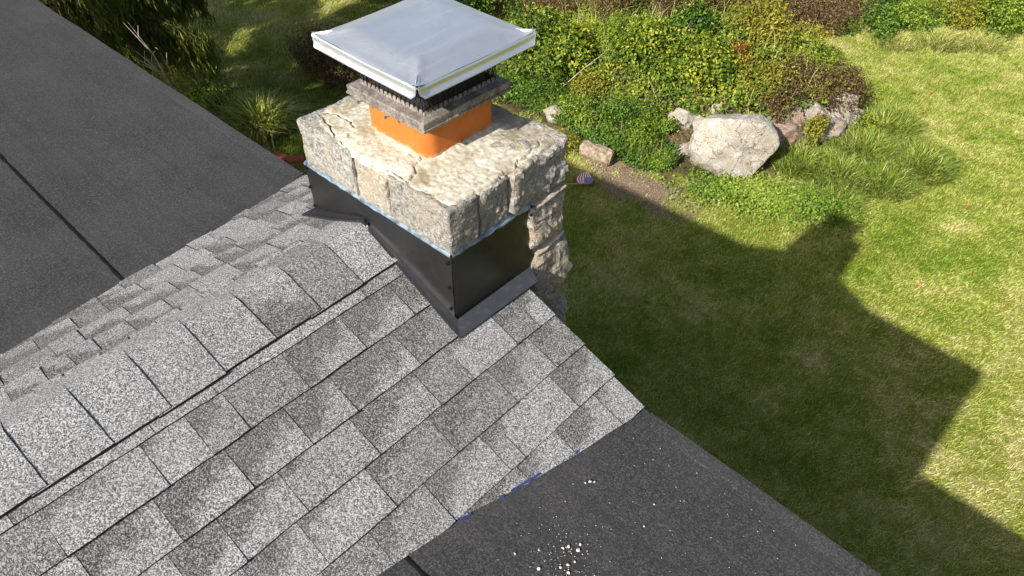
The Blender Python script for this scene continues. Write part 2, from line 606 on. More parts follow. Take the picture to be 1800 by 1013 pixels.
# ---- walls and decks
bm = bmesh.new()
prof = [(-7.0, -5.0), (-7.0, -0.56), (-0.80, -0.36), (0.0, -0.05), (1.0, -0.44), (2.27, -0.48), (2.27, -5.0)]
va = [bm.verts.new((x, -0.16, z)) for x, z in prof]
vb = [bm.verts.new((x, YEND + 0.1, z - 0.02)) for x, z in prof]
bm.faces.new(va)
bm.faces.new(vb[::-1])
for i in range(len(prof)):
    j = (i + 1) % len(prof)
    if i not in (1, 2, 3, 4):
        bm.faces.new((va[i], va[j], vb[j], vb[i]))
bm_obj('wall', bm, M['wall'], house)

steep = part('shingle_roof', house)
dv, df = [], []
ys = np.linspace(YEND, RAKE_N, 60)
for y in ys:
    yy = min(y, RAKE_F) if y > RAKE_F else y
    dv += [(xt_far(yy) + 0.004, yy, far_pt(xt_far(yy) + 0.004, yy, -0.004)[2]), (0, y, -0.004),
           (xt_near(y) - 0.004, y, near_pt(xt_near(y) - 0.004, y, -0.004)[2])]
for i in range(len(ys) - 1):
    for j in range(2):
        a = i * 3 + j
        df.append((a, a + 1, a + 4, a + 3))
mesh_obj('deck', dv, df, M['shingle'], steep)

CNT = [0]


def shingle(side, y0, y1, xa, xb, raise_, name='shingle', clip=True):
    """one tab: exposed from |x| = xa (head) to xb (butt)"""
    fn = near_pt if side > 0 else far_pt
    n = max(3, min(8, int((y1 - y0) / 0.03)))
    vs, uv, fs = [], [], []
    CNT[0] += 1
    sd = CNT[0] * 1.37
    g = 0.0008
    for i in range(n + 1):
        t = i / n
        y = y0 + g + (y1 - y0 - 2 * g) * t
        lim = (xt_near(min(y, RAKE_N)) if side > 0 else -xt_far(min(y, RAKE_F)))
        butt = xb + 0.0035 * noise.noise((y * 6, xb * 3, 2.2)) + 0.0022 * noise.noise((y * 60, sd, 0))
        cut = butt
        if clip and butt > lim:
            cut = max(lim, xa - 0.02)
        head = xa - 0.035
        for vtx in range(3):
            q = vtx / 2
            x = head + (cut - head) * q
            f_ = (x - head) / max(butt - head, 1e-4)
            e = 0.0005 + ((0.0085 if side > 0 else 0.0055) + raise_) * min(f_, 1.0) + 0.0007 * noise.noise((x * 14, y * 14, sd))
            yj = y + (0.0015 * noise.noise((x * 40, sd, 3.0)) if i in (0, n) else 0)
            vs.append(fn(side * x, yj, e))
            uv.append((t, (x - xa) / (xb - xa)))
        vs.append(fn(side * (cut - 0.0005), y, -0.003))
        uv.append((t, 1.0))
    tops = set()
    for i in range(n):
        for k in range(3):
            a = i * 4 + k
            if k < 2:
                tops.add(len(fs))
            fs.append((a, a + 4, a + 5, a + 1) if side < 0 else (a, a + 1, a + 5, a + 4))
    for i, fl in ((0, 1), (n, 0)):
        b = len(vs)
        ring = [i * 4 + k for k in range(3)]
        for k in ring:
            x, y, z = vs[k]
            vs.append((x, y, z - 0.008))
            uv.append(uv[k])
        for k in range(2):
            q = (ring[k], ring[k + 1], b + k + 1, b + k)
            fs.append(q)
    o = mesh_obj(name, vs, fs, M['shingle'], steep, origin=vs[0], uv=uv, mat2=M['cut_edge'], n1=tops)
    return o


DX = 0.143 * math.cos(math.atan(S))
XA = 0.2085
rows = {
    0: [-0.90, -1.36, -1.17, -0.985, -0.80, -0.63, -0.45],
    1: [-1.483, -1.217, -1.088, -0.975, -0.775, -0.564, -0.365],
    2: [-1.47, -1.268, -1.061, -0.87, -0.712, -0.466, -0.27],
    3: [-1.315, -1.18, -0.991, -0.745, -0.503, -0.365, -0.162, -0.055],
    4: [-1.20, -1.032, -0.803, -0.563, -0.308, -0.115],
    5: [-1.06, -0.904, -0.703, -0.477, -0.414, -0.157],
    6: [-0.66, -0.453, -0.278, -0.082]}
for r, cuts in rows.items():
    cuts = sorted(cuts)
    while cuts[0] > -2.5:
        cuts.insert(0, cuts[0] - random.uniform(0.13, 0.27))
    cuts.append(RAKE_N + random.uniform(-0.003, 0.004))
    xa, xb = XA + (r - 1) * DX, XA + r * DX
    for i, (a, b) in enumerate(zip(cuts, cuts[1:])):
        if xt_near(b if b < RAKE_N else RAKE_N) < xa + 0.003:
            continue
        rs = 0.0 if r == 0 else (0.0042 if (i + r) % 2 else 0.0004) + random.uniform(0, 0.0008)
        shingle(1, a, b, xa, xb, rs)
for r in range(0, 6):
    xa, xb = 0.155 + (r - 1) * DX, 0.155 + r * DX
    y = RAKE_F
    cuts = [y]
    while cuts[-1] > -2.6:
        cuts.append(cuts[-1] - random.uniform(0.075, 0.17))
    cuts = cuts[::-1]
    for i, (a, b) in enumerate(zip(cuts, cuts[1:])):
        if -xt_far(a) < xa + 0.003 and -xt_far(b) < xa + 0.003:
            continue
        shingle(-1, a, b, xa, xb, (0.0050 if i % 2 else 0.0) + random.uniform(0, 0.001))

# ---- ridge caps, butts facing the gable end
cap_y = [-1.4349 + 0.1673 * i for i in range(-7, 8)]
for i, yb in enumerate(cap_y):
    w = 0.185 + random.uniform(-0.004, 0.004) - (0.008 if i > 10 else 0)
    wf = 0.125 + random.uniform(-0.005, 0.005)
    sk = random.uniform(-0.006, 0.006)
    vs, uv, fs = [], [], []
    ns, nl = 14, 5
    for j in range(nl + 1):
        t = j / nl
        y = yb - 0.205 + 0.205 * t
        e = 0.0100 + 0.0052 * t
        for k_ in range(ns + 1):
            u = -1 + 2 * k_ / ns
            x = u * (w if u > 0 else wf)
            ax = math.sqrt(x * x + 0.024 ** 2) - 0.024 * 0.8
            ee = e if u > 0 else 0.0100 + (e - 0.0100) * max(0.0, 1 + u * 1.6) - 0.005 * abs(u) ** 2
            z = -S * ax + ee
            z += 0.0016 * noise.noise((x * 16, y * 16, i))
            yj = y + (sk * u + 0.0015 * noise.noise((x * 50, i, 0)) if j == nl else 0) - 0.022 * (1 - abs(u)) * (t) * 0.35
            xj = x + 0.002 * noise.noise((y * 60, i, u)) * (abs(u) ** 6)
            vs.append((xj, yj, z))
            uv.append((0.25 + 0.6 * t, 0.95 - 0.62 * max(u, 0.0) ** 0.6 + 0.25 * max(u - 0.7, 0.0)))
    W = ns + 1
    for j in range(nl):
        for k_ in range(ns):
            a = j * W + k_
            fs.append((a, a + 1, a + W + 1, a + W))
    ntop = len(fs)
    # skirt
    border = [nl * W + k_ for k_ in range(W)]
    sideR = [j * W + ns for j in range(nl + 1)]
    sideL = [j * W for j in range(nl + 1)][::-1]
    for ring in (border, sideR, sideL):
        b0 = len(vs)
        for q in ring:
            vs.append((vs[q][0], vs[q][1] - 0.0004, vs[q][2] - 0.0095))
            uv.append(uv[q])
        for q in range(len(ring) - 1):
            fs.append((ring[q], ring[q + 1], b0 + q + 1, b0 + q))
    mesh_obj('ridge_cap', vs, fs, M['shingle'], steep, smooth=False, origin=(0, yb, 0), uv=uv, mat2=M['cut_edge'], n1=set(range(ntop)))


# ---- low-slope roofs of granulated membrane laid in sheets
def low_roof(name, zf, xin, xout, rake, seams, side):
    root = part(name, house)
    ylist = [rake] + seams
    for i, (ya, yb) in enumerate(zip(ylist, ylist[1:])):
        vs, fs = [], []
        ny, nx = 16, 60
        y_hi = ya + (0.05 if i > 0 else 0.0)              # tucked under the sheet before it
        for a in range(ny + 1):
            t = a / ny
            y = y_hi + (yb - y_hi) * t
            x0 = xin(max(min(y, rake), -4.2)) - side * 0.06
            for b in range(nx + 1):
                q = (b / nx) ** 1.6
                x = x0 + (xout - x0) * q
                z = zf(x, y) + 0.0035 * noise.noise((x * 1.7, y * 2.3, 0)) + 0.0015 * noise.noise((x * 6, y * 6, 4)) + 0.0015 + 0.005 * t
                yj = y + (0.004 * noise.noise((x * 3, 1, i + 1)) if a == ny else 0) + (0.004 * noise.noise((x * 2.1, 7, 0)) if a == 0 and i == 0 else 0)
                vs.append((x, yj, z))
        W = nx + 1
        for a in range(ny):
            for b in range(nx):
                k_ = a * W + b
                fs.append((k_, k_ + W, k_ + W + 1, k_ + 1) if side > 0 else (k_, k_ + 1, k_ + W + 1, k_ + W))
        for row in (0, ny):
            b0 = len(vs)
            for b in range(W):
                q = vs[row * W + b]
                vs.append((q[0], q[1], q[2] - (0.03 if row == 0 else 0.006)))
            for b in range(nx):
                fs.append((row * W + b, row * W + b + 1, b0 + b + 1, b0 + b))
        mesh_obj('membrane_sheet', vs, fs, M['membrane'], root)
        if i > 0:
            # asphalt bleed-out along the lap
            bm = bmesh.new()
            xs = np.linspace(xin(ya), xout, 260 if abs(xout) > 3 else 90)
            ring = []
            for x in xs:
                yy = ya + 0.004 * noise.noise((x * 3, 1, i))
                w_ = 0.0065 + 0.0045 * noise.noise((x * 13, 3, 0)) + 0.003 * noise.noise((x * 60, 5, 0))
                z = zf(x, yy) + 0.0035 * noise.noise((x * 1.7, yy * 2.3, 0)) + 0.0015 * noise.noise((x * 6, yy * 6, 4)) + 0.0052
                w_ = max(w_, 0.0015)
                ring.append([bm.verts.new((x, yy + w_ * 0.5, z + 0.003)), bm.verts.new((x, yy - 0.001, z + 0.0032)), bm.verts.new((x, yy - w_ - 0.001, z - 0.0022))])
            for a, b in zip(ring, ring[1:]):
                bm.faces.new((a[0], a[1], b[1], b[0]))
                bm.faces.new((a[1], a[2], b[2], b[1]))
            bm_obj('seam_bead', bm, M['asphalt_bead'], root)
    # turned-down edge strip along the gable
    vs, fs = [], []
    x0 = xin(rake) + side * 0.02
    xs = np.linspace(x0, xout, 90)
    for x in xs:
        jy = 0.004 * noise.noise((x * 2.1, 7, 0))
        zb = zf(x, rake) + 0.0035 * noise.noise((x * 1.7, rake * 2.3, 0))
        for dy, dz in ((-0.052, 0.0015), (-0.0515, 0.0062), (-0.012, 0.0054), (0.002, 0.0046), (0.006, -0.002), (0.006, -0.055), (0.000, -0.09)):
            vs.append((x, rake + jy + dy, zb + dz))
    for i in range(len(xs) - 1):
        for k_ in range(6):
            a = i * 7 + k_
            fs.append((a, a + 7, a + 8, a + 1))
    mesh_obj('edge_strip', vs, fs, M['membrane'], root)
    bm = bmesh.new()
    for xa, xb in zip(xs[::6], list(xs[6::6]) + [xs[-1]]):
        pass
    v = []
    for x in (x0, xout):
        z = zf(x, rake) - 0.05
        v.append([bm.verts.new((x, rake - 0.002, z)), bm.verts.new((x, rake - 0.002, z - 0.16)), bm.verts.new((x, rake - 0.03, z - 0.16)), bm.verts.new((x, rake - 0.03, z))])
    for k_ in range(4):
        bm.faces.new((v[0][k_], v[0][(k_ + 1) % 4], v[1][(k_ + 1) % 4], v[1][k_]))
    bm.faces.new(v[0])
    bm.faces.new(v[1][::-1])
    bm_obj('fascia_board', bm, M['fascia'], root)
    return root


low_far = low_roof('low_slope_roof', far_low, lambda y: xt_far(min(y, RAKE_F)), -7.2, RAKE_F, [-0.912, -1.83, -2.75, -3.67, YEND], -1)
low_near = low_roof('low_slope_roof', near_low, lambda y: xt_near(min(y, RAKE_N)), 2.40, RAKE_N, [-0.868, -1.79, -2.71, -3.63, YEND], 1)

# rake trim under the steep part
bm = bmesh.new()
pr = [(-0.80, -0.33), (0, -0.012), (1.017, -0.41)]
for (xa, za), (xb, zb), yk in ((pr[0], pr[1], RAKE_F), (pr[1], pr[2], RAKE_N)):
    q = [(xa, za), (xb, zb), (xb, zb - 0.17), (xa, za - 0.17)]
    fa = [bm.verts.new((x, yk - 0.006, z)) for x, z in q]
    fb = [bm.verts.new((x, yk - 0.034, z)) for x, z in q]
    bm.faces.new(fa)
    bm.faces.new(fb[::-1])
    for i in range(4):
        bm.faces.new((fa[i], fa[(i + 1) % 4], fb[(i + 1) % 4], fb[i]))
bm_obj('rake_board', bm, M['fascia'], steep)

# blue film peeking out under the shingle edge
for ya, yb in ((-0.335, -0.265), (-0.52, -0.41), (-0.56, -0.545), (-0.70, -0.655)):
    vs, fs = [], []
    n = 10
    for i in range(n + 1):
        y = ya + (yb - ya) * i / n
        x = xt_near(y)
        w_ = 0.0034 * math.sin(math.pi * (i + 0.5) / (n + 1)) ** 0.5 * (0.6 + 0.6 * abs(noise.noise((y * 70, 2, 2))))
        vs += [(x - 0.006, y, near_low(x, y) + 0.0095), (x + w_, y, near_low(x + w_, y) + 0.0085)]
    for i in range(n):
        fs.append((2 * i, 2 * i + 1, 2 * i + 3, 2 * i + 2))
    mesh_obj('film_edge', vs, fs, M['bluefilm'], low_near)

# lower wing of the house: only its shadow reaches the picture
wing = part('side_wing', house)
bm = bmesh.new()
bm_box(bm, 2.272, 8.0, YEND + 0.2, -0.10, -5.0, -1.94)
bm_obj('wing_wall', bm, M['wall'], wing)
bm = bmesh.new()
bm_box(bm, 2.276, 8.2, YEND + 0.05, 0.03, -1.936, -1.78)
bm_obj('wing_roof', bm, M['membrane'], wing)

# ------------------------------------------------------------------ chimney
chim = thing('chimney', 'rough grey stone chimney with cracked mortar top and orange clay flue', 'chimney', (0.08, -0.02, -5.0))
CX0, CX1, CY0, CY1 = -0.308, 0.441, -0.277, 0.252


def rough_block(name, x0, x1, y0, y1, z0, z1, mat, amp=0.010, cuts=13, seed=0, parent=None, power=26.0):
    bm = bmesh.new()
    bmesh.ops.create_cube(bm, size=2.0)
    bmesh.ops.subdivide_edges(bm, edges=bm.edges[:], cuts=cuts, use_grid_fill=True)
    hx, hy, hz = (x1 - x0) / 2, (y1 - y0) / 2, (z1 - z0) / 2
    c = Vector(((x0 + x1) / 2, (y0 + y1) / 2, (z0 + z1) / 2))
    for v in bm.verts:
        q = v.co
        L = (abs(q.x) ** power + abs(q.y) ** power + abs(q.z) ** power) ** (1 / power)
        q = q / L
        p = Vector((q.x * hx, q.y * hy, q.z * hz))
        w = p * 9.0 + Vector((seed * 3.1, seed * 1.7, seed * 0.9))
        d = noise.noise_vector(w) * 0.85 + noise.noise_vector(w * 2.3) * 0.55 + noise.noise_vector(w * 5.1) * 0.32 + noise.noise_vector(w * 11.0) * 0.14
        f1 = noise.cell_vector(w * 1.6)
        d += (f1 - Vector((0.5, 0.5, 0.5))) * 0.35
        v.co = c + p + d * amp
    return bm_obj(name, bm, mat, parent, smooth=False, origin=c)


bm = bmesh.new()
bm_box(bm, CX0 + 0.012, CX1 - 0.018, CY0 + 0.016, CY1 - 0.012, -5.0, 0.284)
bm_obj('mortar_core', bm, M['mortar'], chim)
# top course, front and right faces
blocks = [
    (-0.309, -0.015, -0.277, -0.05, 0.110, 0.288, M['stone'], 0.009),
    (-0.006, 0.155, -0.272, -0.10, 0.118, 0.284, M['stone_warm'], 0.009),
    (0.164, 0.441, -0.277, -0.153, 0.126, 0.291, M['stone'], 0.008),
    (0.230, 0.436, -0.144, -0.020, 0.130, 0.288, M['stone'], 0.012),
    (0.210, 0.447, -0.011, 0.256, 0.134, 0.292, M['stone'], 0.014),
    (-0.300, -0.060, -0.042, 0.252, 0.02, 0.286, M['stone'], 0.012),
    (-0.050, 0.200, 0.060, 0.254, 0.02, 0.286, M['stone'], 0.012),
]
for i, (a, b, c, d, e, f, m_, am) in enumerate(blocks):
    rough_block('stone', a, b, c, d, e, f, m_, am * (0.85 if i < 3 else 1.15), 24, i + 1, chim)
# the stack below the roof line, outside the gable
zt = 0.100
i = 20
while zt > -4.95:
    h = random.uniform(0.20, 0.34) if zt < -0.2 else (0.195 if zt > 0 else 0.36)
    zb = max(zt - h, -5.0)
    sp = random.uniform(0.0, 0.16)
    cu = 13 if zt > -0.9 else 6
    rough_block('stone', sp, 0.456 + random.uniform(-0.004, 0.006), 0.075, min(0.262 + max(0.0, 0.10 - zt) * 0.14, 0.33) + random.uniform(-0.006, 0.012), zb, zt, M['stone_low'], 0.017, cu, i, chim, 7.0)
    rough_block('stone', -0.302, sp - 0.014, 0.075, min(0.258 + max(0.0, 0.10 - zt) * 0.14, 0.32), zb, zt, M['stone_low'], 0.015, 6 if cu > 6 else 4, i + 50, chim, 7.0)
    zt = zb - 0.006
    i += 1
# pale mortar smears squeezed between the lower stones, plus one painted white highlight
for k_, (y0, y1, z, tk, mt) in enumerate(((0.11, 0.250, -0.102, 0.011, M['mortar']), (0.100, 0.246, 0.108, 0.010, M['mortar']), (0.275, 0.312, -0.30, 0.045, M['white']))):
    bm = bmesh.new()
    n = 18
    ring = []
    for a in range(n + 1):
        t = a / n
        y = y0 + (y1 - y0) * t
        w_ = tk * (0.5 + 0.6 * abs(noise.noise((y * 25, k_, 0))) + 0.2) * math.sin(math.pi * (0.08 + 0.84 * t)) ** 0.5
        zc = z + 0.012 * noise.noise((y * 16, k_, 5)) + 0.035 * (t - 0.5) * (1 if k_ == 0 else 0.4)
        xo = 0.447 + 0.008 * noise.noise((y * 20, 2, k_))
        ring.append([bm.verts.new((xo - 0.03, y, zc - w_)), bm.verts.new((xo, y, zc - w_ * 0.7)), bm.verts.new((xo + 0.006, y, zc)), bm.verts.new((xo, y, zc + w_ * 0.7)), bm.verts.new((xo - 0.03, y, zc + w_))])
    for a, b in zip(ring, ring[1:]):
        for q in range(4):
            bm.faces.new((a[q], a[q + 1], b[q + 1], b[q]))
    bm_obj('mortar_joint_highlight', bm, mt, chim, smooth=True)

# cracked mortar crown as one broken surface
cracks = [
    [(-0.31, -0.215), (-0.273, -0.199), (-0.22, -0.222), (-0.165, -0.235), (-0.111, -0.262), (-0.05, -0.262), (-0.012, -0.275), (-0.004, -0.30)],
    [(-0.273, -0.199), (-0.236, -0.172), (-0.17, -0.168), (-0.109, -0.178)],
    [(-0.111, -0.262), (-0.085, -0.235), (-0.078, -0.19), (-0.075, -0.148)],
    [(0.180, -0.150), (0.196, -0.165), (0.205, -0.192), (0.228, -0.205), (0.243, -0.245), (0.262, -0.30)],
    [(0.372, 0.27), (0.374, 0.242), (0.392, 0.205), (0.386, 0.175), (0.401, 0.155), (0.397, 0.127), (0.418, 0.08), (0.412, 0.045), (0.428, 0.015), (0.425, -0.04), (0.440, -0.08), (0.46, -0.10)],
    [(0.10, -0.30), (0.145, -0.262), (0.20, -0.255), (0.262, -0.262)],
]


def seg_d(px, py, a, b):
    ax, ay = a
    bx, by = b
    dx, dy = bx - ax, by - ay
    t = max(0.0, min(1.0, ((px - ax) * dx + (py - ay) * dy) / (dx * dx + dy * dy + 1e-12)))
    return math.hypot(px - ax - dx * t, py - ay - dy * t)


NX, NY = 190, 138
vs, fs = [], []
for j in range(NY + 1):
    for i in range(NX + 1):
        u, v = -1 + 2 * i / NX, -1 + 2 * j / NY
        L = (abs(u) ** 14 + abs(v) ** 14) ** (1 / 14)
        m_ = max(abs(u), abs(v))
        uu, vv = (u / L * m_, v / L * m_) if L > 0 else (0, 0)
        cx, cy = (CX0 + CX1) / 2, (CY0 + CY1) / 2
        x = cx + uu * (CX1 - CX0) / 2
        y = cy + vv * (CY1 - CY0) / 2
        e = m_ ** 6
        ins = 0.005 + 0.009 * noise.noise((x * 13, y * 13, 3)) + 0.006 * noise.noise((x * 40, y * 40, 1))
        if u + v < -1.3:
            ins += 0.05 * (-(u + v) - 1.3)
        if u < 0 and v > 0.2:
            ins += 0.012
        x -= uu * e * ins
        y -= vv * e * ins
        # jitter for crack look-up
        jx = x + 0.007 * noise.noise((x * 30, y * 30, 8)) + 0.003 * noise.noise((x * 90, y * 90, 2))
        jy = y + 0.007 * noise.noise((x * 30, y * 30, 18)) + 0.003 * noise.noise((x * 90, y * 90, 12))
        z = 0.297 + 0.013 * math.exp(-max(0, math.hypot(x - 0.071, y) - 0.16) / 0.06)
        z += 0.0032 * fbm((x * 11, y * 11, 0.5), 4) + 0.0022 * noise.noise((x * 70, y * 70, 4))
        # the left stone lies a little lower and slopes away
        left = max(0.0, -(y + 0.24)) * 0.15 + max(0.0, -(x + 0.18)) * 0.10
        z -= left
        d = 1.0
        for pi, pl in enumerate(cracks):
            wd = (0.0042, 0.0034, 0.0040, 0.0026, 0.0034, 0.0025)[pi]
            for a, b in zip(pl, pl[1:]):
                dd = seg_d(jx, jy, a, b) / wd
                if dd < d * 3:
                    d = min(d, dd) if d < 1.0 or dd < 1.0 else 1.0
        if d < 1.0:
            z -= 0.016 * (1 - d * d)
        if m_ > 0.985:
            z -= 0.022
        elif m_ > 0.97:
            z -= 0.006
        vs.append((x, y, z))
W = NX + 1
for j in range(NY):
    for i in range(NX):
        a = j * W + i
        fs.append((a, a + 1, a + W + 1, a + W))
vs = np.array(vs)
np_obj('crown', vs, np.array(fs), M['crown'], chim, nper=4, smooth=False)


# clay flue: rounded square pipe
def rsq(cx, cy, h, r, n=6):
    pts = []
    for qx, qy, a0 in ((1, 1, 0), (-1, 1, 90), (-1, -1, 180), (1, -1, 270)):
        for k_ in range(n + 1):
            a = math.radians(a0 + 90 * k_ / n)
            pts.append((cx + qx * (h - r) + r * math.cos(a), cy + qy * (h - r) + r * math.sin(a)))
    return pts


FX, FY = 0.071, -0.001
bm = bmesh.new()
rings = []
for h, r, z in ((0.152, 0.045, 0.27), (0.152, 0.045, 0.445), (0.136, 0.034, 0.445)):
    rings.append([bm.verts.new((x, y, z)) for x, y in rsq(FX, FY, h, r)])
for a, b in zip(rings, rings[1:]):
    for k_ in range(len(a)):
        bm.faces.new((a[k_], a[(k_ + 1) % len(a)], b[(k_ + 1) % len(a)], b[k_]))
bm_obj('flue', bm, M['flue'], chim, smooth=False)
bm = bmesh.new()
rings = []
for h, r, z in ((0.1355, 0.034, 0.446), (0.1350, 0.034, 0.0), (0.02, 0.005, -0.02)):
    rings.append([bm.verts.new((x, y, z)) for x, y in rsq(FX, FY, h, r)])
for a, b in zip(rings, rings[1:]):
    for k_ in range(len(a)):
        bm.faces.new((a[k_], a[(k_ + 1) % len(a)], b[(k_ + 1) % len(a)], b[k_]))
bm_obj('flue_lining', bm, M['soot'], chim)
bm = bmesh.new()
rings = []
for h, r, z in ((0.1345, 0.034, 0.440), (0.1345, 0.034, 0.540), (0.118, 0.028, 0.540), (0.118, 0.028, 0.43)):
    rings.append([bm.verts.new((x, y, z)) for x, y in rsq(FX, FY, h, r)])
for a, b in zip(rings, rings[1:]):
    for k_ in range(len(a)):
        bm.faces.new((a[k_], a[(k_ + 1) % len(a)], b[(k_ + 1) % len(a)], b[k_]))
bm_obj('mesh_dark_backing', bm, M['soot'], chim)  # added black sleeve, stands in for the dark inside the mesh screen
for p_ in chim.children:
    if p_.name == 'flue':
        p_.data.polygons.foreach_set('use_smooth', [True] * len(p_.data.polygons))
        mod = p_.modifiers.new('split', 'EDGE_SPLIT')
        mod.split_angle = math.radians(40)

# ------------------------------------------------------------------ black flashing
FXR, FYL = 0.4285, -0.2695            # outer planes before the wrap
XR, YL = 0.430, -0.268


XLF = -0.331


def top_z(t):
    return 0.096 + 0.020 * t


def roof_top(x):
    return 0.012 - 0.001 * abs(x) - S * (math.sqrt(x * x + 0.0009) - 0.02) if abs(x) < 0.2 else -S * abs(x) + 0.011


# panel facing along the ridge
vs, fs = [], []
nx, nz = 60, 14
for i in range(nx + 1):
    t = i / nx
    x = XLF + (XR - XLF) * t
    zb, zt_ = roof_top(x), top_z(t) + 0.003 * noise.noise((x * 12, 0, 1))
    for j in range(nz + 1):
        s_ = j / nz
        bul = 0.0045 * noise.noise((x * 6, s_ * 1.6, 3)) + 0.010 * math.sin(math.pi * s_) * math.exp(-((x - 0.02) / 0.10) ** 2) * 0.6
        lean = 0.010 * (1 - s_)
        vs.append((x, YL - bul * (0.3 + math.sin(math.pi * s_)) - lean * 0.5, zb + (zt_ - zb) * s_))
for i in range(nx):
    for j in range(nz):
        a = i * (nz + 1) + j
        fs.append((a, a + nz + 1, a + nz + 2, a + 1))
pan_l = mesh_obj('flashing_panel', vs, fs, M['black'], chim, smooth=True)
# panel facing down the slope
vs, fs = [], []
ny = 30
Y_END = 0.098
for i in range(ny + 1):
    t = i / ny
    y = YL + (Y_END - YL) * t
    zb, zt_ = -S * XR + 0.010, top_z(1) - 0.006 * t + 0.002 * noise.noise((y * 14, 0, 1))
    for j in range(nz + 1):
        s_ = j / nz
        bul = 0.004 * noise.noise((y * 6, s_ * 1.6, 9)) * math.sin(math.pi * s_)
        vs.append((XR + 0.0006 + bul + 0.006 * (1 - s_), y, zb + (zt_ - zb) * s_))
for i in range(ny):
    for j in range(nz):
        a = i * (nz + 1) + j
        fs.append((a, a + nz + 1, a + nz + 2, a + 1))
pan_r = mesh_obj('flashing_panel', vs, fs, M['black'], chim, smooth=True)
# rear return of the sheet at the gable end and the panel on the hidden side
bm = bmesh.new()
v4 = [bm.verts.new(p_) for p_ in ((XR + 0.006, Y_END, -S * XR - 0.05), (XR + 0.0006, Y_END, top_z(1) - 0.006), (XR - 0.02, Y_END + 0.002, top_z(1) - 0.006), (XR - 0.02, Y_END + 0.002, -S * XR - 0.05))]
bm.faces.new(v4)
bm_obj('flashing_return', bm, M['black'], chim)
bm = bmesh.new()
xl_ = XLF - 0.0005
v4 = [bm.verts.new(p_) for p_ in ((xl_, YL, S * xl_ + 0.01), (xl_, YL, top_z(0)), (xl_, RAKE_F + 0.03, top_z(0)), (xl_, RAKE_F + 0.03, S * xl_ + 0.01))]
bm.faces.new(v4)
bm_obj('flashing_panel', bm, M['black'], chim)


# aprons lying on the shingles
def apron(pts_in, pts_out, fn, name='flashing_apron', thick=0.019):
    vs, fs = [], []
    n = len(pts_in)
    for a, b in zip(pts_in, pts_out):
        pa = fn(a[0], a[1], thick + 0.004)
        pm = fn((a[0] * 0.4 + b[0] * 0.6), (a[1] * 0.4 + b[1] * 0.6), thick)
        pb = fn(b[0], b[1], thick - 0.001)
        pc = fn(b[0], b[1], thick - 0.008)
        vs += [pa, pm, pb, pc]
    for i in range(n - 1):
        for k_ in range(3):
            a = i * 4 + k_
            fs.append((a, a + 1, a + 5, a + 4))
    return mesh_obj(name, vs, fs, M['black_apron'], chim, smooth=False)


def ridge_near(x, y, e):
    p_ = near_pt(x, y, e)
    if x < 0.16:
        return (p_[0], p_[1], p_[2] + 0.012 * max(0, 1 - x / 0.16) ** 1.0)
    return p_


def ridge_far(x, y, e):
    p_ = far_pt(x, y, e)
    return (p_[0], p_[1], p_[2] + 0.012 * max(0, 1 + x / 0.16)) if x > -0.16 else p_


def seq(a, b, n):
    return [(a[0] + (b[0] - a[0]) * i / n, a[1] + (b[1] - a[1]) * i / n) for i in range(n + 1)]


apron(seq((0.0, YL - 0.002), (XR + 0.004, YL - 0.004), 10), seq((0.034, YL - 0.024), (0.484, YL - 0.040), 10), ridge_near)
apron(seq((XR + 0.004, YL - 0.004), (XR + 0.004, 0.082), 6), seq((0.484, YL - 0.040), (0.488, 0.062), 6), near_pt).data.materials[0] = M['apron_skylit']  # down-slope apron takes the lighter copy with the painted sky reflection
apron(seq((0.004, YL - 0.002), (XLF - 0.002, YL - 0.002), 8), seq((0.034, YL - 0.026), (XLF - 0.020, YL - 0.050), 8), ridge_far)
# crimped overlap where the two aprons meet on the ridge
bm = bmesh.new()
bm_box(bm, -0.010, 0.034, YL - 0.030, YL - 0.004, 0.030, 0.036)
bm_obj('apron_overlap', bm, M['black_apron'], chim)

# blue-grey sealant bead along the top of the panels
for k_, run in enumerate(([(XLF, YL), (XR, YL)], [(XR, YL), (XR, Y_END)])):
    bm = bmesh.new()
    n = 70
    ring = []
    for i in range(n + 1):
        t = i / n
        x = run[0][0] + (run[1][0] - run[0][0]) * t
        y = run[0][1] + (run[1][1] - run[0][1]) * t
        tz = top_z(t) if k_ == 0 else top_z(1) - 0.006 * t
        q = x * 1.0 + y * 1.0
        w_ = 0.0075 + 0.012 * abs(noise.noise((q * 11, k_, 0))) + 0.004 * abs(noise.noise((q * 45, k_, 2)))
        if k_ == 0:
            w_ *= 1.0 + 0.8 * math.exp(-((x - 0.0) / 0.06) ** 2) - 0.6 * math.exp(-((x + 0.22) / 0.08) ** 2)
        else:
            w_ *= 1.15 + 0.9 * math.exp(-((t - 0.75) / 0.16) ** 2)
        ox, oy = (0, -1) if k_ == 0 else (1, 0)
        sag = 0.004 + 0.008 * abs(noise.noise((q * 17, 7, k_)))
        ring.append([bm.verts.new((x + ox * 0.005, y + oy * 0.005, tz - sag)), bm.verts.new((x + ox * 0.0065, y + oy * 0.0065, tz + w_ * 0.25)),
                     bm.verts.new((x - ox * 0.001, y - oy * 0.001, tz + w_)), bm.verts.new((x - ox * 0.018, y - oy * 0.018, tz + w_ * 1.5))])
    for a, b in zip(ring, ring[1:]):
        for q in range(3):
            bm.faces.new((a[q], a[q + 1], b[q + 1], b[q]))
    bm_obj('sealant_bead', bm, M['sealant'], chim, smooth=True)


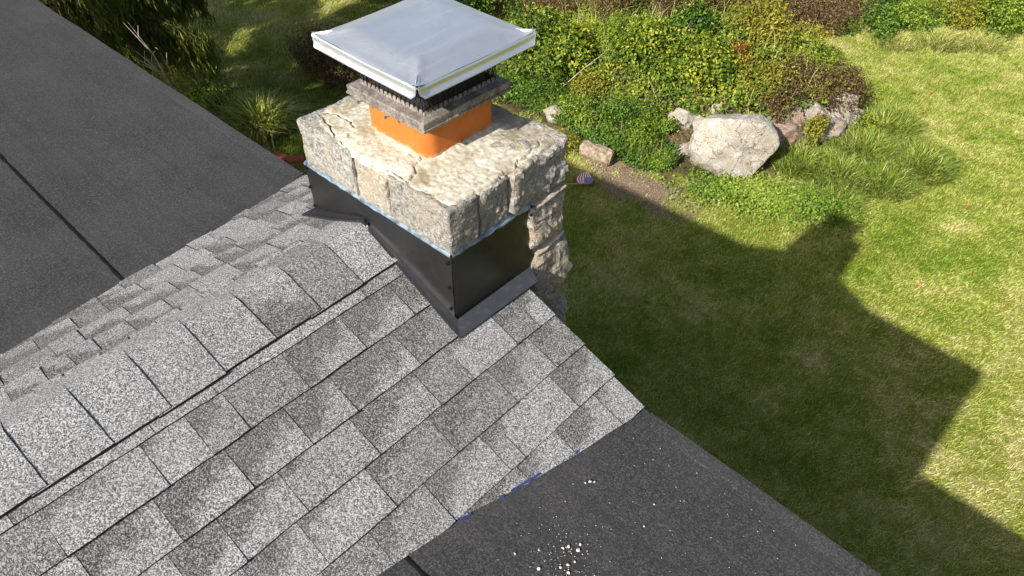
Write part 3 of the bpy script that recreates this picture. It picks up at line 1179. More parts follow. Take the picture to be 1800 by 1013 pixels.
def screw(loc, nrm, parent, mat, r=0.0052):
    bm = bmesh.new()
    for rr, d0, d1, n in ((r * 1.35, 0.0, 0.0015, 14), (r * 0.85, 0.0015, 0.0055, 6)):
        bmesh.ops.create_cone(bm, segments=n, cap_ends=True, radius1=rr, radius2=rr * 0.94, depth=d1 - d0, matrix=Matrix.Translation((0, 0, (d0 + d1) / 2)))
    o = bm_obj('screw', bm, mat, None)
    o.matrix_world = Matrix.Translation(loc) @ Vector(nrm).to_track_quat('Z', 'Y').to_matrix().to_4x4()
    if parent is not None:
        mw = o.matrix_world.copy()
        o.parent = parent
        o.matrix_parent_inverse = parent.matrix_basis.inverted()
        o.matrix_basis = mw
    return o


for x, z in ((0.416, 0.080), (0.417, -0.020), (0.417, -0.115), (XLF + 0.010, 0.080), (XLF + 0.010, 0.000), (XLF + 0.010, -0.085), (0.004, 0.050)):
    screw((x, YL - 0.0035 - (0.004 if z < 0.05 else 0), z), (0, -1, 0.05), pan_l, M['screw'])
for y, z in ((Y_END - 0.012, 0.110), (Y_END - 0.012, 0.075), (0.02, 0.106), (-0.08, 0.107)):
    screw((XR + 0.0045, y, z), (1, 0, 0), pan_r, M['screw'], 0.0048)

# ------------------------------------------------------------------ chimney cap
cap = part('rain_cap', chim)
cap['label'] = 'pale galvanised metal rain cap with black mesh sides'
# lid top
vs, fs = [], []
N = 56
for j in range(N + 1):
    for i in range(N + 1):
        u, v = -1 + 2 * i / N, -1 + 2 * j / N
        m_ = max(abs(u), abs(v))
        h = 0.2305
        # broad shallow pan: sloping margin, nearly flat middle
        t = min(1.0, (1 - m_) / 0.42)
        z = 0.6125 + 0.020 * (t * t * (3 - 2 * t)) ** 0.9
        dg = abs(abs(u) - abs(v))
        z += 0.004 * math.exp(-(dg / 0.07) ** 2) * max(0, min(1, (m_ - 0.45) / 0.25))
        z += 0.0030 * noise.noise((u * 1.5 + 2, v * 1.5, 0.3)) + 0.0007 * noise.noise((u * 4, v * 4, 2))
        cr = max(0.0, (abs(u) * abs(v)) - 0.86) / 0.14
        z += 0.006 * cr
        sag = 0.004 * (1 - (abs(u * v))) * (1 if m_ > 0.98 else 0)
        hx = h + 0.006 * cr
        vs.append((FX + u * hx, FY + v * hx, z - sag))
W = N + 1
for j in range(N):
    for i in range(N):
        a = j * W + i
        fs.append((a, a + 1, a + W + 1, a + W))
lid = mesh_obj('lid', vs, fs, M['lid'], cap, smooth=True)
# four turned-down skirts with a rolled lip, notched at the corners
prof = [(0.2305, 0.6118, 0.0), (0.2335, 0.6085, 0.002), (0.2345, 0.602, 0.004), (0.2325, 0.598, 0.005), (0.2335, 0.594, 0.006), (0.2345, 0.586, 0.009), (0.2415, 0.5795, 0.016), (0.2425, 0.5765, 0.017), (0.2395, 0.5770, 0.018)]
for sdx in range(4):
    R_ = Matrix.Rotation(sdx * math.pi / 2, 4, 'Z')
    vs, fs = [], []
    n = 30
    for i in range(n + 1):
        u = -1 + 2 * i / n
        for (h, z, ins) in prof:
            L = 0.2345 - ins
            wob = 0.0006 * noise.noise((u * 3, sdx * 5, h * 30))
            cr = max(0.0, abs(u) - 0.93) / 0.07
            p_ = R_ @ Vector((u * L + 0.003 * cr * (1 if u > 0 else -1), -(h + wob + 0.004 * cr), 0))
            sag = 0.004 * (1 - abs(u)) * (1 if z > 0.61 else 0.4)
            vs.append((FX + p_.x, FY + p_.y, z - sag + 0.004 * cr + wob))
    K = len(prof)
    for i in range(n):
        for k_ in range(K - 1):
            a = i * K + k_
            fs.append((a, a + K, a + K + 1, a + 1))
    sk_ = mesh_obj('lid_skirt', vs, fs, M['lid'], cap, smooth=True)
    # standing fold at the corner
    bm = bmesh.new()
    d = R_ @ Vector((-1, -1, 0)).normalized()
    e = R_ @ Vector((-1, 1, 0)).normalized()
    c0 = Vector((FX, FY, 0))
    for off in (-0.0022, 0.0022):
        pts_ = [(0.270, 0.626), (0.3305, 0.6185), (0.3335, 0.600), (0.3265, 0.585), (0.322, 0.600), (0.310, 0.612)]
        vv = [bm.verts.new(c0 + d * a + e * (off * (1 + 0.6 * q)) + Vector((0, 0, b))) for q, (a, b) in enumerate(pts_)]
        bm.faces.new(vv)
    bm_obj('corner_fold', bm, M['lid'], cap)
# underside of the lid
bm = bmesh.new()
h = 0.228
vv = [bm.verts.new((FX + a * h, FY + b * h, 0.603)) for a, b in ((-1, -1), (-1, 1), (1, 1), (1, -1))]
bm.faces.new(vv)
bm_obj('lid_underside', bm, M['soot'], cap)
# expanded mesh screen: diamond strands on four sides
HS, ZB, ZT = 0.150, 0.452, 0.606
for sdx in range(4):
    R_ = Matrix.Rotation(sdx * math.pi / 2, 4, 'Z')
    bm = bmesh.new()
    pitch = 0.0200
    ncol = int(2 * HS / pitch)
    pitch = 2 * HS / ncol
    rowh = 0.030
    nrow = int(round((ZT - ZB) / rowh))
    for i in range(-nrow - 1, ncol + 1):
        for sg in (1, -1):
            pts_ = []
            for q in range(nrow + 1):
                u = i * pitch + (q * pitch * 0.5 if sg > 0 else (nrow - q) * pitch * 0.5) + pitch * 0.5
                if -1e-6 <= u <= 2 * HS + 1e-6:
                    p_ = R_ @ Vector((u - HS, -HS + 0.0012 * math.sin(i * 2.1 + q), 0))
                    pts_.append((FX + p_.x, FY + p_.y, ZB + q * rowh * (ZT - ZB) / (nrow * rowh)))
            if len(pts_) > 1:
                tube(bm, pts_, 0.0017, 3)
    bm_obj('mesh_screen', bm, M['soot'], cap)
# base tray: sooty square collar with a turned lip
vs, fs = [], []
prof = [(0.148, 0.470), (0.152, 0.4575), (0.172, 0.4545), (0.1805, 0.4530), (0.1820, 0.4490), (0.1815, 0.4310), (0.1850, 0.4290), (0.1855, 0.4235), (0.1825, 0.4215), (0.178, 0.4230)]
for h, z in prof:
    n = 14
    for sdx in range(4):
        R_ = Matrix.Rotation(sdx * math.pi / 2, 4, 'Z')
        for i in range(n):
            u = -1 + 2 * i / n
            p_ = R_ @ Vector((u * h, -h, 0))
            tilt = 0.010 * (p_.x / 0.18) * 0.4 - 0.006 * (p_.y / 0.18) * 0.3
            vs.append((FX + p_.x + 0.0015 * noise.noise((p_.x * 20, p_.y * 20, z * 9)), FY + p_.y, z + tilt + 0.0015 * noise.noise((p_.x * 12, p_.y * 12, 3))))
P_ = 56
for k_ in range(len(prof) - 1):
    for i in range(P_):
        a, b = k_ * P_ + i, k_ * P_ + (i + 1) % P_
        fs.append((a, b, b + P_, a + P_))
tray = mesh_obj('base_tray', vs, fs, M['tray'], cap)
for x, y in ((-0.10, -1), (0.03, -1)):
    bm = bmesh.new()
    yy = FY - 0.184
    tube(bm, [(FX + x, yy + 0.008, 0.427), (FX + x - 0.001, yy - 0.016, 0.4275)], 0.0028, 8)
    tube(bm, [(FX + x - 0.001, yy - 0.016, 0.4275), (FX + x - 0.001, yy - 0.0205, 0.4275)], 0.0055, 6)
    bm_obj('set_screw', bm, M['steel'], cap)

# ------------------------------------------------------------------ ground
def gz(x, y):
    z = -5.0
    m_ = 1 - (((x + 4.6) / 3.3) ** 2 + ((y - 10.0) / 2.6) ** 2)
    if m_ > 0:
        z += 0.72 * (1 - (1 - min(m_, 1)) ** 2) ** 1.2
    d = math.hypot((x + 4.9) / 1.9, (y - 6.6) / 1.5)
    if d < 1:
        z += 0.30 * (1 - d * d) ** 2
    # the bank behind the shrubs
    q = (-(x + 8.5) * 0.62 + (y - 9.5) * 0.78) - 1.1 + (0 if x < -3 else (x + 3) * -0.15)
    if q > 0:
        z += min(2.4, 0.30 * q)
    z += 0.05 * math.sin(x * 0.7 + 1) * math.sin(y * 0.6)
    return z


def gz_np(x, y):
    return np.array([gz(a, b) for a, b in zip(x.ravel(), y.ravel())]).reshape(x.shape)


xs = np.concatenate([np.linspace(-150, -20, 18)[:-1], np.linspace(-20, 6, 131), np.linspace(6, 120, 16)[1:]])
ys = np.concatenate([np.linspace(-120, 0, 14)[:-1], np.linspace(0, 26, 131), np.linspace(26, 190, 22)[1:]])
X, Y = np.meshgrid(xs, ys)
Z = gz_np(X, Y)
nx, ny = len(xs), len(ys)
ii, jj = np.meshgrid(np.arange(nx - 1), np.arange(ny - 1))
a = (jj * nx + ii).ravel()
ground = np_obj('ground', np.stack([X.ravel(), Y.ravel(), Z.ravel()], 1), np.stack([a, a + 1, a + nx + 1, a + nx], 1), M['ground'], nper=4, smooth=True)
ground['kind'] = 'structure'


# ------------------------------------------------------------------ foliage helpers
def unit(v):
    return v / (np.linalg.norm(v, axis=1, keepdims=True) + 1e-9)


def leaf_mesh(P, N, L, Wd, rng, droop=0.0, dirs=None):
    """diamond leaves, folded along the midrib; returns verts, tris"""
    n = len(P)
    if dirs is None:
        dirs = rng.normal(size=(n, 3))
    t = dirs - N * np.sum(dirs * N, 1, keepdims=True)
    t = unit(t)
    b = np.cross(N, t)
    L = L[:, None]
    Wd = Wd[:, None]
    base = P - t * L * 0.5
    tip = P + t * L * 0.5 - N * L * 0.12
    tip[:, 2] -= droop * L[:, 0]
    s1 = P + b * Wd * 0.5 + N * Wd * 0.12 - t * L * 0.08
    s2 = P - b * Wd * 0.5 + N * Wd * 0.12 - t * L * 0.08
    V = np.stack([base, s1, tip, s2], 1).reshape(-1, 3)
    i = np.arange(n) * 4
    T = np.concatenate([np.stack([i, i + 2, i + 1], 1), np.stack([i, i + 3, i + 2], 1)])
    return V, T


def blade_mesh(P, H, Wd, lean, rng, az=None):
    """bent grass blades, three triangles each"""
    n = len(P)
    if az is None:
        az = rng.uniform(0, 2 * math.pi, n)
    d = np.stack([np.cos(az), np.sin(az), np.zeros(n)], 1)
    fa = rng.uniform(0, 2 * math.pi, n)
    s = np.stack([np.cos(fa), np.sin(fa), np.zeros(n)], 1)
    up = np.array([0, 0, 1.0])
    H_, W_, l_ = H[:, None], Wd[:, None], lean[:, None]
    m_ = P + up * H_ * 0.6 + d * H_ * l_ * 0.35
    t = P + up * H_ * (1 - 0.35 * np.minimum(l_, 1.5)) + d * H_ * l_
    V = np.stack([P - s * W_ * 0.5, P + s * W_ * 0.5, m_ + s * W_ * 0.42, m_ - s * W_ * 0.42, t], 1).reshape(-1, 3)
    i = np.arange(n) * 5
    T = np.concatenate([np.stack([i, i + 1, i + 2], 1), np.stack([i, i + 2, i + 3], 1), np.stack([i + 3, i + 2, i + 4], 1)])
    return V, T


LEAF = {
    'vine': mat_leaf('vine_leaf', [(0.0, (0.030, 0.065, 0.008)), (0.35, (0.11, 0.19, 0.016)), (0.70, (0.31, 0.37, 0.030)), (1.0, (0.60, 0.50, 0.06))]),
    'green': mat_leaf('green_leaf', [(0.0, (0.022, 0.060, 0.008)), (0.5, (0.10, 0.20, 0.022)), (1.0, (0.31, 0.41, 0.06))]),
    'bright': mat_leaf('bright_leaf', [(0.0, (0.045, 0.10, 0.010)), (0.5, (0.19, 0.30, 0.026)), (1.0, (0.46, 0.50, 0.10))]),
    'yellow': mat_leaf('yellow_leaf', [(0.0, (0.09, 0.13, 0.012)), (0.45, (0.24, 0.25, 0.03)), (1.0, (0.52, 0.38, 0.05))]),
    'brown': mat_leaf('brown_seedhead', [(0.0, (0.045, 0.024, 0.015)), (0.45, (0.15, 0.080, 0.046)), (0.78, (0.28, 0.165, 0.10)), (0.86, (0.16, 0.20, 0.035)), (1.0, (0.20, 0.25, 0.04))], 0.2, 0.8),
    'rust': mat_leaf('rust_leaf', [(0.0, (0.10, 0.035, 0.012)), (0.5, (0.24, 0.10, 0.022)), (1.0, (0.34, 0.24, 0.04))], 0.3),
    'wine': mat_leaf('wine_leaf', [(0.0, (0.035, 0.020, 0.012)), (0.35, (0.12, 0.058, 0.030)), (0.55, (0.22, 0.14, 0.05)), (0.66, (0.15, 0.19, 0.03)), (1.0, (0.34, 0.36, 0.05))], 0.25),
    'grass': mat_leaf('tall_grass', [(0.0, (0.045, 0.10, 0.010)), (0.4, (0.17, 0.26, 0.026)), (0.8, (0.40, 0.44, 0.08)), (1.0, (0.62, 0.55, 0.26))], 0.3),
    'needle': mat_leaf('conifer_needle', [(0.0, (0.040, 0.055, 0.012)), (0.5, (0.11, 0.135, 0.022)), (1.0, (0.25, 0.26, 0.04))], 0.2),
}


def stems(root, loc, r, h, n, rng, mat):
    for i in range(n):
        bm = bmesh.new()
        a = rng.uniform(0, 6.28)
        rr = r * rng.uniform(0.3, 0.8)
        p0 = Vector(loc) + Vector((math.cos(a) * 0.05, math.sin(a) * 0.05, -0.03))
        p2 = Vector(loc) + Vector((math.cos(a) * rr, math.sin(a) * rr, h * rng.uniform(0.6, 0.95)))
        p1 = (p0 + p2) / 2 + Vector((0, 0, h * 0.1))
        tube(bm, [p0, p1, p2], [0.014 + 0.008 * h, 0.009 + 0.004 * h, 0.003], 5)
        bm_obj('stem', bm, mat, root)


def shrub(name, label, cat, x, y, r, h, n, leaf, kind, group=None, lobes=9, seed=0, aspect=0.62, rx=None, stem_n=3, up=0.6, zoff=0.0, upright=0.0, shade=0.0):
    rng = np.random.default_rng(seed + 100)
    z0 = gz(x, y) + zoff
    root = thing(name, label, cat, (x, y, z0), group)
    C = []
    for i in range(lobes):
        a, q = rng.uniform(0, 6.28), math.sqrt(rng.uniform(0, 1))
        hh = h * (rng.uniform(0.35, 0.80) * (1 - 0.45 * q * q))
        C.append((x + math.cos(a) * r * q * 0.72, y + math.sin(a) * r * q * 0.72, z0 + hh, r * rng.uniform(0.24, 0.44)))
    C = np.array(C)
    w = C[:, 3] ** 2
    idx = rng.choice(len(C), n, p=w / w.sum())
    D = unit(rng.normal(size=(n, 3)))
    rad = rng.uniform(0.0, 1.0, n) ** 0.25 * rng.uniform(0.9, 1.12, n)
    P = C[idx, :3] + D * (C[idx, 3] * rad)[:, None] * np.array([1, 1, min(1.0, 0.85 * h / r + 0.15)])
    # shake the outline
    P += rng.normal(size=(n, 3)) * leaf * 0.55
    gzv = np.array([gz(a, b) for a, b in P[:, :2]])
    P[:, 2] = np.maximum(P[:, 2], gzv + 0.02 + rng.uniform(0, 0.05, n))
    Nn = unit(D * 0.7 + np.array([0, 0, up]) + rng.normal(size=(n, 3)) * 0.55)
    L = leaf * rng.uniform(0.6, 1.35, n)
    dirs = rng.normal(size=(n, 3)) + np.array([0, 0, upright * 3])
    V, T = leaf_mesh(P, Nn, L, L * aspect, rng, 0.12, dirs)
    lobe_t = rng.uniform(-0.18, 0.18, len(C))
    tint = np.clip(rng.normal(0.40, 0.22, n) + lobe_t[idx], 0, 1)
    # loose shoots that break the outline
    ns_ = max(8, n // 70)
    li = rng.integers(0, len(C), ns_)
    ds = unit(rng.normal(size=(ns_, 3)) + np.array([0, 0, 0.9]))
    SP, ST = [], []
    for q in range(9):
        t = 0.75 + 0.09 * q
        sp = C[li, :3] + ds * (C[li, 3] * t)[:, None] + np.array([0, 0, -0.10]) * ((t - 0.75) ** 2 * C[li, 3] * 4)[:, None] + rng.normal(size=(ns_, 3)) * leaf * 0.30
        SP.append(sp)
        ST.append(np.clip(0.55 + 0.035 * q + rng.normal(size=ns_) * 0.15, 0, 1))
    SP = np.concatenate(SP)
    SP[:, 2] = np.maximum(SP[:, 2], gz(x, y) - 0.3)
    Ls = leaf * rng.uniform(0.5, 1.0, len(SP))
    V2, T2 = leaf_mesh(SP, unit(rng.normal(size=SP.shape) + np.array([0, 0, 0.7])), Ls, Ls * aspect, rng, 0.15)
    T = np.concatenate([T, T2 + len(V)])
    V = np.concatenate([V, V2])
    tint = np.concatenate([tint, np.concatenate(ST)])
    np_obj('foliage', V, T, LEAF[kind], root, np.repeat(tint, 4))
    stems(root, (x, y, z0), r, h, stem_n, rng, M['bark'])
    return root


def grass_clump(name, label, x, y, r, h, n, kind='grass', group=None, seed=0, lean=0.55, width=0.010, tint0=0.5, cat='grass clump'):
    rng = np.random.default_rng(seed + 900)
    z0 = gz(x, y)
    root = thing(name, label, cat, (x, y, z0), group)
    a = rng.uniform(0, 6.28, n)
    q = np.sqrt(rng.uniform(0, 1, n))
    px, py = x + np.cos(a) * q * r, y + np.sin(a) * q * r
    P = np.stack([px, py, np.array([gz(i, j) for i, j in zip(px, py)]) - 0.01], 1)
    H = h * rng.uniform(0.5, 1.1, n) * (1 - 0.35 * q)
    az = a + rng.normal(size=n) * 0.9
    V, T = blade_mesh(P, H, width * rng.uniform(0.7, 1.3, n), lean * rng.uniform(0.3, 1.4, n) * (0.5 + q), rng, az)
    tint = np.clip(rng.normal(tint0, 0.28, n), 0, 1)
    np_obj('blades', V, T, LEAF[kind], root, np.repeat(tint, 5))
    return root


# ------------------------------------------------------------------ lawn
def lawn_blades(name, x0, x1, y0, y1, dens, h, label, keep):
    n = int((x1 - x0) * (y1 - y0) * dens)
    px, py = RNG.uniform(x0, x1, n), RNG.uniform(y0, y1, n)
    k_ = keep(px, py)
    px, py = px[k_], py[k_]
    n = len(px)
    # height by bilinear look-up
    P = np.stack([px, py, np.interp(px, xs, xs) * 0], 1)
    fx = np.searchsorted(xs, px) - 1
    fy = np.searchsorted(ys, py) - 1
    tx = (px - xs[fx]) / (xs[fx + 1] - xs[fx])
    ty = (py - ys[fy]) / (ys[fy + 1] - ys[fy])
    P[:, 2] = (Z[fy, fx] * (1 - tx) + Z[fy, fx + 1] * tx) * (1 - ty) + (Z[fy + 1, fx] * (1 - tx) + Z[fy + 1, fx + 1] * tx) * ty - 0.004
    H = h * RNG.uniform(0.5, 1.25, n)
    a = RNG.uniform(0, 6.28, n)
    d = np.stack([np.cos(a), np.sin(a), np.zeros(n)], 1)
    s = np.stack([-np.sin(a + 0.7), np.cos(a + 0.7), np.zeros(n)], 1)
    ln = RNG.uniform(0.25, 1.3, n)[:, None]
    wd = (0.0065 * RNG.uniform(0.7, 1.4, n))[:, None]
    tip = P + d * ln * H[:, None] + np.array([0, 0, 1.0]) * (H * (1.05 - 0.35 * ln[:, 0]))[:, None]
    V = np.stack([P - s * wd, P + s * wd, tip], 1).reshape(-1, 3)
    T = np.arange(n * 3).reshape(-1, 3)
    o = np_obj(name, V, T, M['blade'], None, np.repeat(RNG.uniform(0, 1, n), 3))
    return tag(o, label, 'grass', kind='stuff')


def keep_lawn(px, py):
    m_ = ((px + 4.95) / 3.4) ** 2 + ((py - 9.35) / 2.85) ** 2 > 1.0 + 0.12 * np.sin(px * 5) * np.sin(py * 6)
    b = np.hypot((px + 3.05) * 0.62, (py - 6.50) * 1.25) + 0.25 * np.sin(px * 7 + py * 3) * np.sin(py * 9) > 0.48
    b |= RNG.uniform(0, 1, len(px)) < 0.12
    return m_ & b


lawn_blades('lawn_grass', -4.6, 3.6, 2.2, 17.0, 2600, 0.055, 'short mown lawn grass, dry yellow patches in the sun and dark in shade', keep_lawn)
lawn_blades('lawn_grass', -16.0, -4.6, 2.0, 11.5, 1300, 0.075, 'shaded unmown grass beside the house behind the conifer', keep_lawn)


# ------------------------------------------------------------------ rocks
def rock(name, label, loc, size, seed, mat, sub=4, rot=0.0, flat=0.25, power=3.2, amp=0.16):
    bm = bmesh.new()
    bmesh.ops.create_icosphere(bm, subdivisions=sub, radius=1.0)
    R_ = Matrix.Rotation(rot, 3, 'Z')
    sd = Vector((seed * 5.3, seed * 2.9, seed * 7.7))
    rr = random.Random(seed)
    planes = []
    for _ in range(14):
        nn = Vector((rr.gauss(0, 1), rr.gauss(0, 1), rr.gauss(0, 0.8))).normalized()
        planes.append((nn, rr.uniform(0.60, 0.90)))
    for v in bm.verts:
        q = v.co.copy()
        L = (abs(q.x) ** power + abs(q.y) ** power + abs(q.z) ** power) ** (1 / power)
        q = q / L
        for nn, dd in planes:
            k_ = q.dot(nn) - dd
            if k_ > 0:
                q -= nn * k_ * 0.95
        rg = 1.0 - abs(noise.noise(q * 2.6 + sd)) * 2.0
        q += q.normalized() * (amp * fbm(q * 1.3 + sd, 3) + amp * 0.40 * fbm(q * 5 + sd, 5) - amp * 0.5 * max(0.0, rg - 0.72))
        q = Vector((q.x * size[0], q.y * size[1], q.z * size[2]))
        v.co = R_ @ q
    o = bm_obj(name, bm, mat, None, smooth=True)
    o.location = loc
    return tag(o, label, 'boulder' if max(size) > 0.3 else 'rock')


M['boulder'] = mat_stone('pale_boulder', (0.42, 0.39, 0.34), (0.15, 0.125, 0.10), (0.62, 0.595, 0.55), (0.38, 0.31, 0.215), 0.8, True)
M['rockred'] = mat_stone('reddish_rock', (0.26, 0.20, 0.16), (0.10, 0.065, 0.05), (0.44, 0.37, 0.31), (0.27, 0.155, 0.11), 0.9, True)
M['rockgrey'] = mat_stone('grey_rock', (0.34, 0.305, 0.265), (0.10, 0.08, 0.065), (0.58, 0.545, 0.495), (0.36, 0.26, 0.17), 0.9, True)

rock('boulder', 'largest pale cream boulder in the sun at the front of the mound', (-2.42, 7.98, -4.68), (0.68, 0.56, 0.62), 3, M['boulder'], 5, 0.70, amp=0.075)
rock('boulder', 'reddish brown rock face between the largest pale boulder and the grey rocks', (-2.14, 9.20, -4.84), (0.60, 0.50, 0.56), 5, M['rockred'], 5, 0.5, amp=0.22)
rock('boulder', 'grey cracked rock draped with yellow vine right of the reddish rock', (-1.84, 9.68, -4.88), (0.50, 0.45, 0.56), 8, M['rockgrey'], 5, 0.9, amp=0.26)
rock('boulder', 'rightmost grey rock of the mound beside the tall grass', (-1.60, 10.22, -4.92), (0.44, 0.45, 0.54), 12, M['rockgrey'], 5, 0.3, amp=0.26)
rock('rock', 'small white angular rock up left of the largest boulder', (-3.36, 8.02, -4.58), (0.22, 0.16, 0.20), 14, M['boulder'], 4, 0.7)
rock('rock', 'small white rock wedged against the upper left of the largest boulder', (-3.06, 8.10, -4.62), (0.17, 0.14, 0.15), 17, M['boulder'], 4, 0.2)
rock('rock', 'tiny pale rock sunk in vines above the largest boulder', (-3.00, 8.42, -4.46), (0.13, 0.11, 0.12), 19, M['boulder'], 3, 0.4)
rock('rock', 'pinkish rock in the weeds just right of the chimney top', (-4.95, 6.68, -4.58), (0.20, 0.16, 0.15), 23, M['rockgrey'], 4, 0.1)
rock('rock', 'dark grey stone in the gap left of the largest boulder', (-3.05, 7.70, -4.88), (0.15, 0.12, 0.13), 29, M['rockgrey'], 3, 0.1)

# sawn log lying at the edge of the bed
log = thing('log', 'short sawn log lying in weeds left of the boulders', 'log', (-3.72, 6.42, gz(-3.72, 6.42)))
bm = bmesh.new()
zc = gz(-3.72, 6.42) + 0.10
pa, pb = Vector((-4.12, 6.40, zc + 0.06)), Vector((-3.66, 6.56, zc))
tube(bm, [pa.lerp(pb, t) + Vector((0, 0, 0.012 * noise.noise((t * 5, 1, 1)))) for t in (0, 0.2, 0.4, 0.6, 0.8, 1.0)], [0.125, 0.135, 0.128, 0.137, 0.133, 0.142], 22)
for v in bm.verts:
    v.co += noise.noise_vector(v.co * 9) * 0.022 + noise.noise_vector(v.co * 30) * 0.007
bm_obj('bark', bm, M['logbark'], log)
bm = bmesh.new()
dv_ = (pb - pa).normalized()
bmesh.ops.create_cone(bm, segments=24, cap_ends=True, radius1=0.125, radius2=0.122, depth=0.02, matrix=Matrix.Translation(pb + dv_ * 0.008) @ dv_.to_track_quat('Z', 'Y').to_matrix().to_4x4())
bm_obj('sawn_end', bm, M['logend'], log)


# ------------------------------------------------------------------ small flag on a stick
def mat_flag():
    k = NT('flag_cloth')
    uv = k.n('ShaderNodeTexCoord').outputs['UV']
    s_ = k.n('ShaderNodeSeparateXYZ')
    k.l(uv, s_.inputs[0])
    stripe = k.math('MODULO', k.math('FLOOR', k.math('MULTIPLY', s_.outputs[1], 13.0)), 2.0)
    col = k.mix(stripe, (0.45, 0.02, 0.03), (0.78, 0.77, 0.75))
    can = k.math('MULTIPLY', k.math('LESS_THAN', s_.outputs[0], 0.42), k.math('GREATER_THAN', s_.outputs[1], 6.0 / 13.0))
    star = k.n('ShaderNodeTexVoronoi', feature='F1', Scale=1.0, Randomness=0.0)
    mp = k.n('ShaderNodeMapping')
    mp.inputs['Scale'].default_value = (20.0, 14.0, 1.0)
    k.l(uv, mp.inputs['Vector'])
    k.l(mp.outputs[0], star.inputs['Vector'])
    dot = k.math('LESS_THAN', star.outputs['Distance'], 0.26)
    blue = k.mix(dot, (0.02, 0.03, 0.16), (0.75, 0.75, 0.75))
    return k.fin(k.mix(can, col, blue), 0.8)


M['flag'] = mat_flag()
fx0, fy0 = -3.42, 6.02
fz0 = gz(fx0, fy0)
flag = thing('flag', 'small striped flag with blue starry corner on a stick leaning to the lawn', 'flag', (-4.0, 5.9, fz0))
bm = bmesh.new()
st_a, st_b = Vector((-4.02, 5.62, fz0 + 0.02)), Vector((-3.50, 5.90, fz0 + 0.14))
tube(bm, [st_a, st_a.lerp(st_b, 0.5), st_b], [0.006, 0.006, 0.005], 6)
bm_obj('stick', bm, M['deadwood'], flag)
vs, uv, fs = [], [], []
axis = (st_b - st_a).normalized()
for i in range(13):
    for j in range(11):
        u, v = i / 12, j / 10
        # hoist runs along the stick, fly hangs and lies back over the ground
        p_ = st_b - axis * (0.22 * (1 - v) + 0.004)
        fly = Vector((-0.25, 0.30, 0.03)) * u
        drop = Vector((0, 0, -0.10 * u * u + 0.010 * math.sin(u * 7 + v * 3) * u))
        sq_ = axis * (0.06 * math.sin(u * 6) * (v - 0.5))
        vs.append(p_ + fly + drop + sq_ + Vector((0, 0, 0.012)))
        uv.append((u, v))
for i in range(12):
    for j in range(10):
        a = i * 11 + j
        fs.append((a, a + 11, a + 12, a + 1))
mesh_obj('cloth', vs, fs, M['flag'], flag, smooth=True, uv=uv)

# ------------------------------------------------------------------ ground cover on the mound and the bed
rng = np.random.default_rng(55)


def cover(name, label, n, sampler, leaf, kind, hmax):
    P, sd = [], 0
    px, py = sampler(n)
    z = np.array([gz(a, b) for a, b in zip(px, py)])
    hump = hmax * (0.35 + 0.65 * np.abs(np.sin(px * 3.1 + 1.0) * np.sin(py * 2.7 + px)))
    P = np.stack([px, py, z + 0.02 + hump * rng.uniform(0, 1, n) ** 0.6], 1)
    Nn = unit(np.array([0.15, -0.5, 0.9]) + rng.normal(size=(n, 3)) * 0.55)
    L = leaf * rng.uniform(0.6, 1.4, n)
    V, T = leaf_mesh(P, Nn, L, L * 0.68, rng, 0.1)
    t = 0.36 + 0.25 * np.sin(px * 2.3 + 0.7 * py) * np.sin(py * 1.9) + rng.normal(size=n) * 0.2
    o = np_obj(name, V, T, LEAF[kind], None, np.repeat(np.clip(t, 0, 1), 4))
    return tag(o, label, 'ground cover', kind='stuff')


def samp_mound(n):
    a, q = rng.uniform(0, 6.28, n), np.sqrt(rng.uniform(0, 1, n))
    return -4.75 + np.cos(a) * q * 3.0, 10.1 + np.sin(a) * q * 2.35


def samp_bed(n):
    a, q = rng.uniform(0, 6.28, n), np.sqrt(rng.uniform(0, 1, n))
    return -4.45 + np.cos(a) * q * 1.55, 7.20 + np.sin(a) * q * 0.66


def samp_foot(n):
    t = rng.uniform(0, 1, n)
    return -2.45 + t * 2.0 + rng.normal(size=n) * 0.22, 7.02 + t * 1.15 + rng.normal(size=n) * 0.24


def samp_bank(n):
    t, q = rng.uniform(-0.1, 1.15, n), rng.uniform(0.0, 4.5, n)
    return -8.5 + t * 5.0 - q * 0.62, 9.5 + t * 4.4 + q * 0.78


cover('mound_vines', 'tangle of green and yellow vine leaves covering the rocky mound', 27000, samp_mound, 0.054, 'vine', 0.42)
cover('bed_weeds', 'low green weeds in the bed between chimney and boulders', 9500, samp_bed, 0.040, 'green', 0.26)
cover('foot_weeds', 'low bright weeds along the foot of the largest boulder', 5600, samp_foot, 0.038, 'bright', 0.16)
cover('bank_brush', 'brown and green brush on the bank behind the shrubs', 26000, samp_bank, 0.05, 'brown', 0.45)



def wisps(name, label, n, sampler, kind, h0, h1, width, lean, t0, zup=0.0):
    px, py = sampler(n)
    P = np.stack([px, py, np.array([gz(a, b) for a, b in zip(px, py)]) + zup], 1)
    V, T = blade_mesh(P, rng.uniform(h0, h1, n), width * rng.uniform(0.6, 1.3, n), lean * rng.uniform(0.2, 1.4, n), rng)
    o = np_obj(name, V, T, LEAF[kind], None, np.repeat(np.clip(rng.normal(t0, 0.22, n), 0, 1), 5))
    return tag(o, label, 'plant stems', kind='stuff')


wisps('mound_stems', 'straw-coloured stems and runners sticking out of the mound vines', 1500, samp_mound, 'grass', 0.30, 0.85, 0.008, 0.7, 0.85)
wisps('bank_stems', 'dry brown stems standing in the brush of the back bank', 2600, samp_bank, 'brown', 0.5, 1.25, 0.012, 0.35, 0.45)
wisps('bed_stems', 'thin green stems among the bed weeds', 900, samp_bed, 'grass', 0.20, 0.50, 0.007, 0.5, 0.55)


